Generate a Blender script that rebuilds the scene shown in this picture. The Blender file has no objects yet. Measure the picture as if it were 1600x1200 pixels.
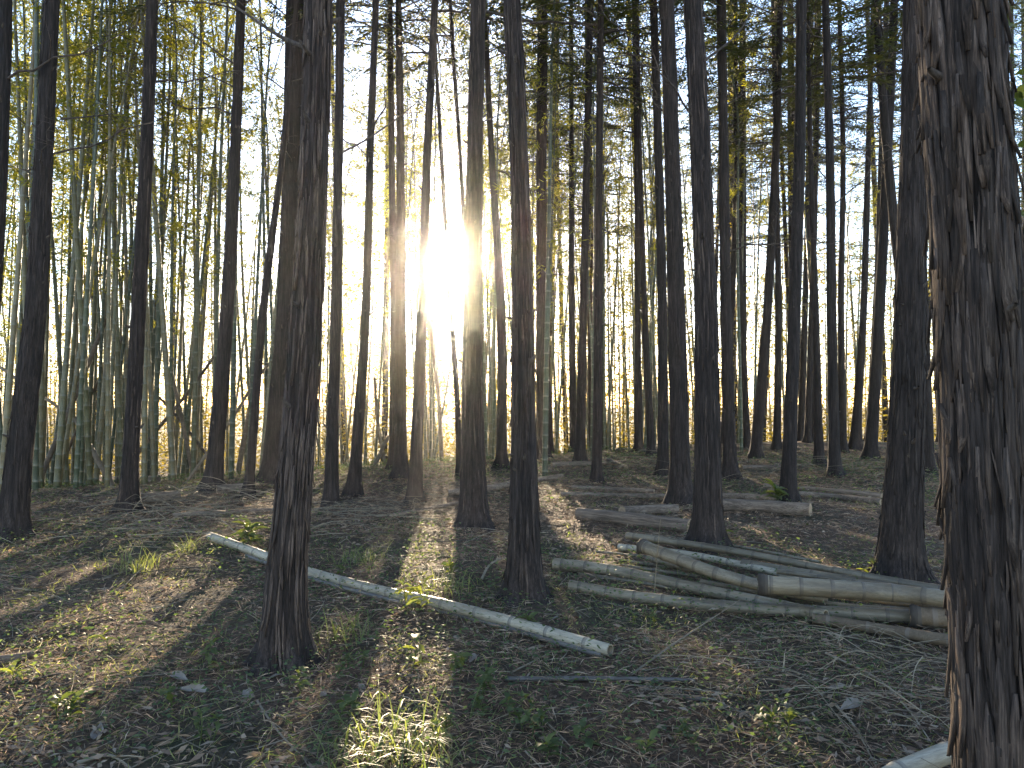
import bpy, math, numpy as np
from mathutils import Vector, Matrix, Euler

# ---------------------------------------------------------------- camera, sky, sun, exposure
sc = bpy.context.scene
FPX, CX, CY = 1150.0, 800.0, 600.0          # focal length and centre in photo pixels (1600 x 1200)
PITCH = math.atan(30.0 / FPX)
CAMZ = 1.6
SUN_AZ = math.radians(-4.35)                 # from +Y, negative = to the left
SUN_EL = math.radians(10.3)
SUN_DIR = Vector((math.sin(SUN_AZ) * math.cos(SUN_EL), math.cos(SUN_AZ) * math.cos(SUN_EL), math.sin(SUN_EL)))

cam_d = bpy.data.cameras.new('camera')
cam_d.sensor_width = 36.0
cam_d.lens = 36.0 * FPX / 1600.0
cam_d.clip_start = 0.05
cam_d.clip_end = 6000.0
cam = bpy.data.objects.new('camera', cam_d)
sc.collection.objects.link(cam)
cam.location = (0, 0, CAMZ)
cam.rotation_euler = (math.radians(90) + PITCH, 0, 0)
sc.camera = cam

w = bpy.data.worlds.new('World'); sc.world = w; w.use_nodes = True
nt = w.node_tree; nt.nodes.clear()
sky = nt.nodes.new('ShaderNodeTexSky'); sky.sky_type = 'NISHITA'; sky.sun_disc = False
sky.sun_elevation = SUN_EL; sky.sun_rotation = SUN_AZ
sky.altitude = 50; sky.air_density = 1.0; sky.dust_density = 0.2; sky.ozone_density = 2.0
bg = nt.nodes.new('ShaderNodeBackground'); bg.inputs['Strength'].default_value = 0.13
wo = nt.nodes.new('ShaderNodeOutputWorld')
wb = nt.nodes.new('ShaderNodeMix'); wb.data_type = 'RGBA'; wb.blend_type = 'MULTIPLY'; wb.inputs[0].default_value = 1.0
wb.inputs[7].default_value = (1.05, .96, .98, 1)          # the picture's white balance
nt.links.new(sky.outputs[0], wb.inputs[6]); nt.links.new(wb.outputs[2], bg.inputs['Color']); nt.links.new(bg.outputs[0], wo.inputs['Surface'])

sl = bpy.data.lights.new('sun_light', 'SUN'); sl.energy = 5.0; sl.angle = math.radians(0.53); sl.color = (1.0, 0.80, 0.55)
so = bpy.data.objects.new('sun_light', sl); sc.collection.objects.link(so)
so.rotation_euler = SUN_DIR.to_track_quat('Z', 'Y').to_euler(); so.location = (0, 0, 60)

sc.view_settings.view_transform = 'Standard'
sc.view_settings.look = 'None'
sc.view_settings.gamma = 1.0
sc.view_settings.use_curve_mapping = False
sc.view_settings.exposure = 2.7
sc.render.engine = 'CYCLES'
cy = sc.cycles
cy.max_bounces = 5; cy.diffuse_bounces = 2; cy.glossy_bounces = 2; cy.transmission_bounces = 3
cy.transparent_max_bounces = 8; cy.volume_bounces = 0
cy.use_denoising = True
cy.use_adaptive_sampling = True; cy.adaptive_threshold = 0.02
cy.caustics_reflective = False; cy.caustics_refractive = False
HAZE_DENSITY, HAZE_G = 0.0009, 0.93

# ---------------------------------------------------------------- helpers
rng = np.random.default_rng(11)
COL = sc.collection

def hash3(ix, iy, iz, seed=0):
    h = (ix.astype(np.int64) * 374761393 + iy.astype(np.int64) * 668265263 + iz.astype(np.int64) * 2147483647 + seed * 1274126177) & 0xffffffff
    h = ((h ^ (h >> 13)) * 1274126177) & 0xffffffff
    h = ((h ^ (h >> 16)) * 2246822519) & 0xffffffff
    return ((h ^ (h >> 15)) & 0xffffff) / float(0xffffff)

def vnoise(x, y, z, seed=0):
    x, y, z = np.broadcast_arrays(np.asarray(x, float), np.asarray(y, float), np.asarray(z, float))
    ix, iy, iz = np.floor(x), np.floor(y), np.floor(z)
    fx, fy, fz = x - ix, y - iy, z - iz
    fx, fy, fz = (f * f * (3 - 2 * f) for f in (fx, fy, fz))
    r = 0
    for a in (0, 1):
        for b in (0, 1):
            for c in (0, 1):
                wgt = (fx if a else 1 - fx) * (fy if b else 1 - fy) * (fz if c else 1 - fz)
                r = r + wgt * hash3(ix + a, iy + b, iz + c, seed)
    return r

def softplus(t, k):
    return k * np.logaddexp(0, np.asarray(t, float) / k)

def ground(x, y):
    x = np.asarray(x, float); y = np.asarray(y, float)
    yc = np.clip(16.4 + 0.75 * x, 9.8, 21.5)                    # crest of the gentle rise
    z = 0.02 * np.clip(y, -30, 60)
    drop = 0.12 * softplus(y - yc - 1.2, 0.8)
    z = z - 3.2 * np.tanh(drop / 3.2)
    z = z + 0.10 * (vnoise(x * .45, y * .45, 3.3, 5) - .5) + 0.065 * (vnoise(x * 1.7, y * 1.7, 1.2, 6) - .5) \
        + 0.035 * (vnoise(x * 6, y * 6, 8.1, 7) - .5)
    return z

def ray(px, py):
    u = (px - CX) / FPX; v = (CY - py) / FPX
    cp, sp = math.cos(PITCH), math.sin(PITCH)
    return np.array([u, cp - v * sp, sp + v * cp])

def hit(px, py, h=0.0):
    d = ray(px, py); prev = 0.8; t = 0.8
    while t < 60:
        p = d * t
        if CAMZ + p[2] < ground(p[0], p[1]) + h:
            a, b = prev, t
            for _ in range(24):
                m = .5 * (a + b); q = d * m
                if CAMZ + q[2] < ground(q[0], q[1]) + h: b = m
                else: a = m
            q = d * b
            return np.array([q[0], q[1], CAMZ + q[2]])
        prev = t; t += 0.12
    return None

def at(px, py, depth):
    d = ray(px, py); t = depth / d[1]
    return np.array([d[0] * t, depth, CAMZ + d[2] * t])

def mesh(name, V, F, mat=None, tint=None, smooth=False, mats=None, mat_idx=None):
    """F: list of face arrays of shape (m, 3) or (m, 4)"""
    V = np.asarray(V, np.float32)
    if not isinstance(F, list): F = [F]
    F = [np.asarray(f, np.int32) for f in F if len(f)]
    me = bpy.data.meshes.new(name)
    n_loops = sum(f.size for f in F); n_poly = sum(len(f) for f in F)
    me.vertices.add(len(V)); me.vertices.foreach_set('co', V.ravel())
    me.loops.add(n_loops); me.loops.foreach_set('vertex_index', np.concatenate([f.ravel() for f in F]))
    me.polygons.add(n_poly)
    tot = np.concatenate([np.full(len(f), f.shape[1], np.int32) for f in F])
    start = np.concatenate([[0], np.cumsum(tot)[:-1]]).astype(np.int32)
    me.polygons.foreach_set('loop_start', start); me.polygons.foreach_set('loop_total', tot)
    if smooth: me.polygons.foreach_set('use_smooth', np.ones(n_poly, bool))
    for m_ in (mats or ([mat] if mat else [])): me.materials.append(m_)
    if mat_idx is not None: me.polygons.foreach_set('material_index', np.asarray(mat_idx, np.int32))
    if tint is not None:
        a = me.attributes.new('tint', 'FLOAT', 'FACE'); a.data.foreach_set('value', np.asarray(tint, np.float32))
    me.update(calc_edges=True)
    return me

class Acc:
    def __init__(s): s.V = []; s.F3 = []; s.F4 = []; s.t3 = []; s.t4 = []; s.n = 0
    def add(s, V, F, tint=0.5):
        V = np.asarray(V, float); F = np.asarray(F, int) + s.n
        tt = np.broadcast_to(np.asarray(tint, float), (len(F),))
        if F.shape[1] == 3: s.F3.append(F); s.t3.append(tt)
        else: s.F4.append(F); s.t4.append(tt)
        s.V.append(V); s.n += len(V)
    def build(s, name, mat, smooth=False):
        F = []; t = []
        if s.F4: F.append(np.concatenate(s.F4)); t.append(np.concatenate(s.t4))
        if s.F3: F.append(np.concatenate(s.F3)); t.append(np.concatenate(s.t3))
        return mesh(name, np.concatenate(s.V), F, mat, np.concatenate(t), smooth)

def obj(name, data, parent=None, loc=(0, 0, 0), rot=(0, 0, 0), scale=(1, 1, 1), **props):
    o = bpy.data.objects.new(name, data)
    COL.objects.link(o)
    if parent: o.parent = parent
    o.location = loc; o.rotation_euler = rot
    o.scale = (scale,) * 3 if isinstance(scale, (int, float)) else scale
    for k, v in props.items(): o[k] = v
    return o

def unit(v):
    v = np.asarray(v, float); return v / (np.linalg.norm(v, axis=-1, keepdims=True) + 1e-12)

def tube(P, R, sides=8, cap=True, ph=0.0):
    P = np.asarray(P, float); R = np.asarray(R, float); n = len(P)
    T = unit(np.gradient(P, axis=0))
    ref = np.array([0, 0, 1.0]) if abs(T[:, 2]).mean() < .8 else np.array([1.0, 0, 0])
    A = unit(np.cross(T, ref)); B = np.cross(T, A)
    th = np.arange(sides) / sides * 2 * np.pi + ph
    V = P[:, None] + R[:, None, None] * (np.cos(th)[None, :, None] * A[:, None] + np.sin(th)[None, :, None] * B[:, None])
    V = V.reshape(-1, 3)
    i = np.arange(n - 1)[:, None] * sides; j = np.arange(sides)[None]; j2 = (j + 1) % sides
    F = np.stack([i + j, i + j2, i + sides + j2, i + sides + j], -1).reshape(-1, 4)
    if cap and sides == 4:
        F = np.concatenate([F, [[3, 2, 1, 0]], [[(n - 1) * 4 + k for k in range(4)]]])
    return V, F

def capfan(acc, c, ring_start, sides, flip, tint=.5):
    pass

def curve(P, n):
    """smooth resampling of a few points (Catmull-Rom)"""
    P = np.asarray(P, float)
    if len(P) == 2: return P[0] + (P[1] - P[0]) * np.linspace(0, 1, n)[:, None]
    Q = np.vstack([2 * P[0] - P[1], P, 2 * P[-1] - P[-2]])
    s = np.linspace(0, len(P) - 1 - 1e-6, n); k = s.astype(int); t = (s - k)[:, None]
    p0, p1, p2, p3 = Q[k], Q[k + 1], Q[k + 2], Q[k + 3]
    return .5 * (2 * p1 + (p2 - p0) * t + (2 * p0 - 5 * p1 + 4 * p2 - p3) * t ** 2 + (3 * p1 - p0 - 3 * p2 + p3) * t ** 3)

def blades(C, D, N, L, W, shape=.45):
    """diamond leaves: base C, direction D, face normal N"""
    C = np.asarray(C, float); D = unit(D); S = unit(np.cross(D, N))
    L = np.broadcast_to(np.asarray(L, float), (len(C),))[:, None]; W = np.broadcast_to(np.asarray(W, float), (len(C),))[:, None]
    up = unit(np.cross(S, D))
    V = np.stack([C, C + D * L * shape + S * W * .5 + up * L * .03, C + D * L - up * L * .08, C + D * L * shape - S * W * .5 + up * L * .03], 1).reshape(-1, 3)
    F = np.arange(len(C) * 4).reshape(-1, 4)
    return V, F

def randdir(n, zlo=-1, zhi=1):
    z = rng.uniform(zlo, zhi, n); a = rng.uniform(0, 2 * np.pi, n); r = np.sqrt(1 - z * z)
    return np.stack([r * np.cos(a), r * np.sin(a), z], -1)

# ---------------------------------------------------------------- materials
def new_mat(name):
    m = bpy.data.materials.new(name); m.use_nodes = True
    t = m.node_tree; t.nodes.clear()
    return m, t, t.nodes.new('ShaderNodeOutputMaterial')

def N(t, typ, **kw):
    n = t.nodes.new(typ)
    for k, v in kw.items():
        if hasattr(n, k) and k not in n.inputs: setattr(n, k, v)
        else: n.inputs[k].default_value = v
    return n

def ramp(t, fac, stops):
    r = t.nodes.new('ShaderNodeValToRGB')
    while len(r.color_ramp.elements) < len(stops): r.color_ramp.elements.new(.5)
    for e, (p, c) in zip(r.color_ramp.elements, stops): e.position = p; e.color = (*c, 1)
    t.links.new(fac, r.inputs[0]); return r

def coords(t, scale, mode='Object'):
    tc = t.nodes.new('ShaderNodeTexCoord'); mp = t.nodes.new('ShaderNodeMapping')
    mp.inputs['Scale'].default_value = scale
    t.links.new(tc.outputs[mode], mp.inputs['Vector']); return mp.outputs[0]

def mixc(t, fac, a, b, typ='MIX'):
    m = t.nodes.new('ShaderNodeMix'); m.data_type = 'RGBA'; m.blend_type = typ
    for s, v in ((m.inputs[0], fac), (m.inputs[6], a), (m.inputs[7], b)):
        if hasattr(v, 'node'): t.links.new(v, s)
        elif isinstance(v, (int, float)): s.default_value = v
        else: s.default_value = (*v, 1)
    return m.outputs[2]

def bark_mat(name, dark, mid, light, bump=.6, sc_=1.0, rough=.92, lying=False, vary=((.88, .88, .9), (1.08, 1.02, .98))):
    ax = (lambda a, c: (c, a, a)) if lying else (lambda a, c: (a, a, c))
    m, t, out = new_mat(name)
    b = N(t, 'ShaderNodeBsdfPrincipled', Roughness=rough); b.inputs['Specular IOR Level'].default_value = .25
    v = coords(t, ax(38 * sc_, 2.6 * sc_))
    n1 = N(t, 'ShaderNodeTexNoise', Scale=1.0, Detail=6.0, Roughness=.62); t.links.new(v, n1.inputs['Vector'])
    v2 = coords(t, (2.2, 2.2, .8))
    n2 = N(t, 'ShaderNodeTexNoise', Scale=1.0, Detail=3.0); t.links.new(v2, n2.inputs['Vector'])
    nf = N(t, 'ShaderNodeTexNoise', Scale=1.0, Detail=4.0, Roughness=.7); t.links.new(coords(t, ax(170 * sc_, 7 * sc_)), nf.inputs['Vector'])
    mxn = N(t, 'ShaderNodeMix', data_type='FLOAT'); mxn.inputs[0].default_value = .5
    t.links.new(n1.outputs[0], mxn.inputs[2]); t.links.new(nf.outputs[0], mxn.inputs[3])
    r = ramp(t, mxn.outputs[0], [(.38, dark), (.50, mid), (.64, light)])
    r2 = ramp(t, n2.outputs[0], [(.35, (.76, .76, .76)), (.65, (1.12, 1.08, 1.05))])
    c = mixc(t, 1.0, r.outputs[0], r2.outputs[0], 'MULTIPLY')
    oi = t.nodes.new('ShaderNodeObjectInfo')
    r3 = ramp(t, oi.outputs['Random'], [(0, vary[0]), (1, vary[1])])
    c = mixc(t, 1.0, c, r3.outputs[0], 'MULTIPLY')
    t.links.new(c, b.inputs['Base Color'])
    bp = N(t, 'ShaderNodeBump', Strength=bump, Distance=.012); t.links.new(mxn.outputs[0], bp.inputs['Height'])
    t.links.new(bp.outputs[0], b.inputs['Normal']); t.links.new(b.outputs[0], out.inputs[0])
    return m

def leaf_mat(name, a, b_, trans, tr_fac=.55, rough=.55):
    m, t, out = new_mat(name)
    at_ = N(t, 'ShaderNodeAttribute', attribute_name='tint')
    oi = t.nodes.new('ShaderNodeObjectInfo')
    mth = N(t, 'ShaderNodeMath', operation='MULTIPLY_ADD'); t.links.new(oi.outputs['Random'], mth.inputs[0]); mth.inputs[1].default_value = .5
    t.links.new(at_.outputs['Fac'], mth.inputs[2])
    m2 = N(t, 'ShaderNodeMath', operation='MULTIPLY'); t.links.new(mth.outputs[0], m2.inputs[0]); m2.inputs[1].default_value = .667
    r = ramp(t, m2.outputs[0], [(0.05, a), (.95, b_)])
    d = N(t, 'ShaderNodeBsdfPrincipled', Roughness=rough); d.inputs['Specular IOR Level'].default_value = .35
    t.links.new(r.outputs[0], d.inputs['Base Color'])
    tr = t.nodes.new('ShaderNodeBsdfTranslucent')
    tc = mixc(t, 1.0, r.outputs[0], trans, 'MULTIPLY'); t.links.new(tc, tr.inputs['Color'])
    mx = t.nodes.new('ShaderNodeMixShader'); mx.inputs[0].default_value = tr_fac
    t.links.new(d.outputs[0], mx.inputs[1]); t.links.new(tr.outputs[0], mx.inputs[2])
    t.links.new(mx.outputs[0], out.inputs[0]); return m

def tint_mat(name, a, b_, rough=.85, spec=.3):
    m, t, out = new_mat(name)
    at_ = N(t, 'ShaderNodeAttribute', attribute_name='tint')
    r = ramp(t, at_.outputs['Fac'], [(0, a), (1, b_)])
    d = N(t, 'ShaderNodeBsdfPrincipled', Roughness=rough); d.inputs['Specular IOR Level'].default_value = spec
    t.links.new(r.outputs[0], d.inputs['Base Color']); t.links.new(d.outputs[0], out.inputs[0]); return m

def culm_mat(name, stops, ring, rough=.45, blotch=(.6, .55, .5), axis=(1, 1, 1)):
    """bamboo wall: fibrous streaks along the culm, blotches, each culm its own shade; tint 1 marks the node"""
    m, t, out = new_mat(name)
    oi = t.nodes.new('ShaderNodeObjectInfo')
    base = ramp(t, oi.outputs['Random'], stops)
    n1 = N(t, 'ShaderNodeTexNoise', Scale=3.0, Detail=5.0, Roughness=.65); t.links.new(coords(t, axis), n1.inputs['Vector'])
    r1 = ramp(t, n1.outputs[0], [(.33, blotch), (.6, (1.1, 1.08, 1.04))])
    c = mixc(t, 1.0, base.outputs[0], r1.outputs[0], 'MULTIPLY')
    n2 = N(t, 'ShaderNodeTexNoise', Scale=42.0, Detail=4.0, Roughness=.7); t.links.new(coords(t, axis), n2.inputs['Vector'])
    r2 = ramp(t, n2.outputs[0], [(.35, (.58, .55, .50)), (.6, (1.06, 1.05, 1.04))])
    c = mixc(t, .7, c, r2.outputs[0], 'MULTIPLY')
    at_ = N(t, 'ShaderNodeAttribute', attribute_name='tint')
    c = mixc(t, at_.outputs['Fac'], c, ring)
    d = N(t, 'ShaderNodeBsdfPrincipled', Roughness=rough); d.inputs['Specular IOR Level'].default_value = .4
    t.links.new(c, d.inputs['Base Color'])
    bp = N(t, 'ShaderNodeBump', Strength=.25, Distance=.004); t.links.new(n2.outputs[0], bp.inputs['Height']); t.links.new(bp.outputs[0], d.inputs['Normal'])
    t.links.new(d.outputs[0], out.inputs[0]); return m

M = {}
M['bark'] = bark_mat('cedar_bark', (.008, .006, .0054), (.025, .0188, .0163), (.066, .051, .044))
M['strip'] = bark_mat('peeling_bark', (.014, .0105, .0092), (.044, .033, .028), (.115, .09, .076), sc_=1.3, vary=((.55, .54, .54), (1.7, 1.6, 1.5)))
M['wood'] = bark_mat('dead_branch_bark', (.03, .024, .02), (.07, .055, .045), (.12, .10, .085))
M['log'] = bark_mat('log_bark', (.06, .045, .034), (.165, .122, .09), (.30, .235, .18), bump=.4, sc_=.7, lying=True)
M['cut'] = tint_mat('cut_wood', (.20, .13, .075), (.34, .24, .15))
M['culm'] = culm_mat('living_bamboo', [(0, (.045, .06, .036)), (.4, (.07, .082, .042)), (.65, (.12, .11, .052)), (1, (.17, .135, .07))], (.14, .135, .10))
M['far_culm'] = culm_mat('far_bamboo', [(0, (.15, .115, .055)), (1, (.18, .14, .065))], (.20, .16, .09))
M['dead_culm'] = culm_mat('dead_bamboo', [(0, (.085, .06, .04)), (1, (.19, .14, .09))], (.13, .10, .075), rough=.7)
M['pole'] = culm_mat('felled_bamboo', [(0, (.17, .142, .102)), (1, (.25, .205, .145))], (.075, .058, .042), rough=.5, blotch=(.42, .38, .34), axis=(.35, 4, 4))
M['pale_pole'] = culm_mat('bleached_bamboo', [(0, (.33, .29, .225)), (1, (.37, .325, .25))], (.12, .10, .08), rough=.55, blotch=(.5, .47, .42), axis=(.35, 3, 3))
M['dark_pole'] = culm_mat('weathered_bamboo', [(0, (.10, .088, .08)), (1, (.13, .115, .105))], (.12, .10, .09), rough=.55, axis=(.3, 4, 4))
M['root_end'] = tint_mat('ragged_root_end', (.03, .023, .018), (.11, .088, .068), .9)
M['ring'] = tint_mat('bamboo_node', (.07, .055, .042), (.14, .115, .085), .7)
M['inner'] = tint_mat('bamboo_inside', (.10, .075, .05), (.30, .23, .15), .8)
M['bleaf'] = leaf_mat('bamboo_leaf', (.10, .125, .018), (.29, .26, .03), (1.45, 1.4, .7), .64)
M['cleaf'] = leaf_mat('cedar_needles', (.026, .038, .013), (.085, .088, .02), (1.4, 1.35, .7), .5)
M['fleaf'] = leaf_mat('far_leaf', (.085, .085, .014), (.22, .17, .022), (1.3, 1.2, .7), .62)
M['grass'] = leaf_mat('grass_blade', (.09, .115, .045), (.26, .25, .11), (1.5, 1.6, .7), .5)
M['cover'] = leaf_mat('small_green_leaf', (.03, .05, .026), (.12, .145, .065), (1.5, 1.7, .6), .45, .7)
M['plant'] = leaf_mat('seedling_leaf', (.06, .082, .035), (.15, .165, .055), (1.5, 1.5, .6), .5, .55)
M['needle'] = tint_mat('dry_needles', (.07, .034, .02), (.50, .315, .19), .9)
M['straw'] = tint_mat('dry_straw', (.15, .095, .058), (.54, .40, .26), .8)
M['twig'] = tint_mat('dry_twig', (.055, .042, .032), (.30, .24, .165), .85)
M['dryleaf'] = leaf_mat('dry_leaf', (.11, .06, .036), (.46, .36, .26), (1.1, 1.0, .8), .3, .75)
M['sheath'] = leaf_mat('dry_sheath', (.18, .14, .105), (.29, .245, .20), (1.0, .95, .85), .25, .85)

def ground_mat():
    m, t, out = new_mat('forest_floor')
    b = N(t, 'ShaderNodeBsdfPrincipled', Roughness=.95); b.inputs['Specular IOR Level'].default_value = .15
    n1 = N(t, 'ShaderNodeTexNoise', Scale=1.1, Detail=5.0, Roughness=.6); t.links.new(coords(t, (1, 1, 1)), n1.inputs['Vector'])
    n2 = N(t, 'ShaderNodeTexNoise', Scale=34.0, Detail=7.0, Roughness=.72); t.links.new(coords(t, (1, 1, 1)), n2.inputs['Vector'])
    r1 = ramp(t, n1.outputs[0], [(.35, (.115, .070, .046)), (.52, (.085, .060, .040)), (.68, (.05, .052, .027))])
    r2 = ramp(t, n2.outputs[0], [(.3, (.35, .33, .32)), (.55, (1.0, 1.0, 1.0)), (.75, (1.7, 1.55, 1.4))])
    t.links.new(mixc(t, 1.0, r1.outputs[0], r2.outputs[0], 'MULTIPLY'), b.inputs['Base Color'])
    bp = N(t, 'ShaderNodeBump', Strength=.9, Distance=.03); t.links.new(n2.outputs[0], bp.inputs['Height'])
    t.links.new(bp.outputs[0], b.inputs['Normal']); t.links.new(b.outputs[0], out.inputs[0]); return m
M['ground'] = ground_mat()

# ---------------------------------------------------------------- ground
gx = 3.2 * np.sinh(np.linspace(-5.6, 5.6, 300))
gy = np.concatenate([np.linspace(-160, -4, 24)[:-1], np.linspace(-4, 22, 300)[:-1], 22 + 6 * np.sinh(np.linspace(0, 5.3, 110))])
GX, GY = np.meshgrid(gx, gy)
GZ = ground(GX, GY)
nx, ny = len(gx), len(gy)
ii = (np.arange(ny - 1)[:, None] * nx + np.arange(nx - 1)[None]).ravel()
me = mesh('ground', np.stack([GX, GY, GZ], -1).reshape(-1, 3), np.stack([ii, ii + 1, ii + nx + 1, ii + nx], -1), M['ground'], smooth=True)
obj('ground', me, kind='structure')

# the sun itself, far beyond the woods (radius gives its true half degree)
def sun_disc():
    m, t, out = new_mat('sun_surface')
    e = N(t, 'ShaderNodeEmission', Color=(1, .86, .62, 1), Strength=120.0)
    tr = t.nodes.new('ShaderNodeBsdfTransparent'); a = t.nodes.new('ShaderNodeAddShader')
    t.links.new(e.outputs[0], a.inputs[0]); t.links.new(tr.outputs[0], a.inputs[1]); t.links.new(a.outputs[0], out.inputs[0])
    th = np.linspace(0, np.pi, 17); ph = np.arange(32) / 32 * 2 * np.pi
    R = 5000 * math.tan(math.radians(.29))
    V = np.stack([np.outer(np.sin(th), np.cos(ph)), np.outer(np.sin(th), np.sin(ph)), np.outer(np.cos(th), np.ones(32))], -1).reshape(-1, 3) * R
    i = np.arange(16)[:, None] * 32; j = np.arange(32)[None]; j2 = (j + 1) % 32
    F = np.stack([i + j, i + 32 + j, i + 32 + j2, i + j2], -1).reshape(-1, 4)
    p = Vector((0, 0, CAMZ)) + SUN_DIR * 5000
    obj('sun', mesh('sun', V, F, m, smooth=True), loc=p, kind='structure')
sun_disc()

# ---------------------------------------------------------------- cedar trunks
def bark_disp(th, z, R, seed, amp):
    k = 1 / 0.021
    x, y = np.cos(th) * R * k, np.sin(th) * R * k
    wob = 2.0 * vnoise(x * .25, y * .25, z * 2.0, seed + 3)
    n = vnoise(x * .8 + wob, y * .8, z * 2.6, seed)
    n1 = vnoise(x * 1.5 - wob, y * 1.5, z * 4.0, seed + 4)
    n2 = vnoise(x * 3.1, y * 3.1 + wob, z * 9, seed + 1)
    big = vnoise(x * .18, y * .18, z * 1.6, seed + 2)
    groove = (1 - np.clip(np.abs(2 * n - 1) * 4.5, 0, 1)) + .55 * (1 - np.clip(np.abs(2 * n1 - 1) * 4, 0, 1))
    return amp * (.35 - groove + .4 * (n1 - .5) + .4 * (n2 - .5)) + amp * 1.6 * (big - .5)

class Trunk: pass

def make_trunk(pts, depth, height, seed, flare=.55, ysway=.06):
    """pts: (py, px, width px) from the top of the picture down to the base"""
    r_ = np.random.default_rng(seed)
    P = np.array([at(px, py, depth) for py, px, w_ in pts]); R = np.array([w_ * math.cos(math.atan((px - CX) / FPX)) for py, px, w_ in pts]) * depth / FPX * .5
    R = np.maximum(R - .006, R * .8)          # the bark's relief makes up the rest
    o = np.argsort(P[:, 2]); P, R = P[o], R[o]
    base = P[0].copy(); base[2] = float(ground(base[0], base[1]))
    P[0, 2] = min(P[0, 2], base[2])
    zs, xs = P[:, 2], P[:, 0]
    # go on above the frame
    sl_ = (xs[-1] - xs[-2]) / max(zs[-1] - zs[-2], .3)
    sl_ = np.clip(sl_, -.06, .06)
    zt = base[2] + height
    if zt > zs[-1] + 1:
        ext = np.linspace(zs[-1] + .8, zt, 5); zs = np.append(zs, ext); xs = np.append(xs, xs[-1] + sl_ * (ext - P[-1, 2]) * .7)
        R = np.append(R, np.interp(ext, [P[-1, 2], zt], [R[-1] * .97, .035]))
    t = Trunk(); t.base = base; t.depth = depth; t.flare = flare; t.seed = seed; t.top = zs[-1]
    kx = curve(np.stack([xs, np.zeros_like(xs), zs], -1), 120); o = np.argsort(kx[:, 2]); kx = kx[o]
    t.zs, t.xs = kx[:, 2], kx[:, 0]; t.rz = zs; t.rr = R
    t.a, t.f, t.p = r_.uniform(.3, 1) * ysway, r_.uniform(.25, .5), r_.uniform(0, 6)
    t.lob = r_.uniform(0, 6.28); t.nl = r_.integers(4, 7)
    return t

def t_centre(t, z):
    x = np.interp(z, t.zs, t.xs); h = z - t.base[2]
    y = t.depth + t.a * (np.sin(h * t.f + t.p) - math.sin(t.p))
    return np.stack([x, y, z], -1)

def t_radius(t, z, th):
    R = np.interp(z, t.rz, t.rr); h = np.maximum(z - t.base[2], -.05)
    R0 = t.rr[1] if len(t.rr) > 1 else t.rr[0]
    fl = t.flare * (np.exp(-h / .10) * (.75 + .9 * np.cos(th * t.nl + t.lob + .6 * np.sin(th * 2))) + .55 * np.exp(-h / .22) + .22 * np.exp(-h / .6))
    return R * (1 + fl * .8)

def trunk_mesh(t, sides, dz, zvis, amp):
    z0 = t.base[2] - .12
    z = np.concatenate([np.arange(z0, zvis, dz), np.linspace(zvis, t.top, 14)])
    th = np.arange(sides) / sides * 2 * np.pi
    Z, TH = np.meshgrid(z, th, indexing='ij')
    R = t_radius(t, Z, TH)
    fade = np.clip(R / .08, .2, 1)
    R = R + bark_disp(TH, Z, R, t.seed, amp) * fade
    C = t_centre(t, z)
    V = C[:, None] + np.stack([np.cos(TH) * R, np.sin(TH) * R, np.zeros_like(R)], -1)
    V = V.reshape(-1, 3) - t.base
    n = len(z)
    i = np.arange(n - 1)[:, None] * sides; j = np.arange(sides)[None]; j2 = (j + 1) % sides
    F = np.stack([i + j, i + j2, i + sides + j2, i + sides + j], -1).reshape(-1, 4)
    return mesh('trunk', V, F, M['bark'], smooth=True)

# crowns and dead branches shared between the trees
def conifer_crown(seed, L=9.0, nb=58):
    global rng
    rng = np.random.default_rng(seed)
    woodA, leafA = Acc(), Acc()
    for b in range(nb):
        h = L * (b + rng.uniform(0, 1)) / nb; a = rng.uniform(0, 6.283)
        ln = (1 - h / L) ** .7 * 1.9 * rng.uniform(.6, 1.15) + .35
        n = 7; s = np.linspace(0, 1, n)
        d = np.array([math.cos(a), math.sin(a), 0]); up = rng.uniform(.05, .4)
        P = d * (s * ln)[:, None] + np.array([0, 0, 1.0]) * (s * ln * up - s ** 2 * ln * rng.uniform(.15, .45))[:, None] + [0, 0, h]
        V, F = tube(P, np.linspace(.014, .003, n) * (.6 + ln / 2), 3); woodA.add(V, F, rng.uniform(.2, .6))
        ns = int(7 * ln) + 3
        t = rng.uniform(.22, 1, ns) ** .8; k = np.clip((t * (n - 1)).astype(int), 0, n - 2); f = (t * (n - 1) - k)[:, None]
        C = P[k] * (1 - f) + P[k + 1] * f
        side = np.cross(d, [0, 0, 1.0]) * np.where(rng.random(ns) < .5, 1, -1)[:, None]
        D = unit(d * .8 + side * rng.uniform(.3, 1.1, ns)[:, None] + np.stack([np.zeros(ns), np.zeros(ns), rng.uniform(-.45, .15, ns)], -1))
        sl_ = rng.uniform(.22, .5, ns)
        nbld = 7
        u = np.linspace(.08, 1, nbld)
        CC = (C[:, None] + D[:, None] * (sl_[:, None] * u[None])[..., None]).reshape(-1, 3)
        DD = np.repeat(D, nbld, 0); S = unit(np.cross(DD, [0, 0, 1.0])); sg = np.tile(np.where(np.arange(nbld) % 2, 1, -1), ns)[:, None]
        DD = unit(DD + S * sg * rng.uniform(.5, 1.1, (len(DD), 1)) + rng.normal(0, .12, DD.shape))
        Nn = unit(np.array([0, 0, 1.0]) + rng.normal(0, .3, DD.shape))
        tint = np.repeat(rng.uniform(0, 1, ns), nbld) * .6 + rng.uniform(0, .4, len(DD))
        V, F = blades(CC, DD, Nn, rng.uniform(.08, .17, len(CC)), rng.uniform(.022, .045, len(CC))); leafA.add(V, F, tint)
    return woodA.build('crown_branch', M['wood']), leafA.build('crown', M['cleaf'])

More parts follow.
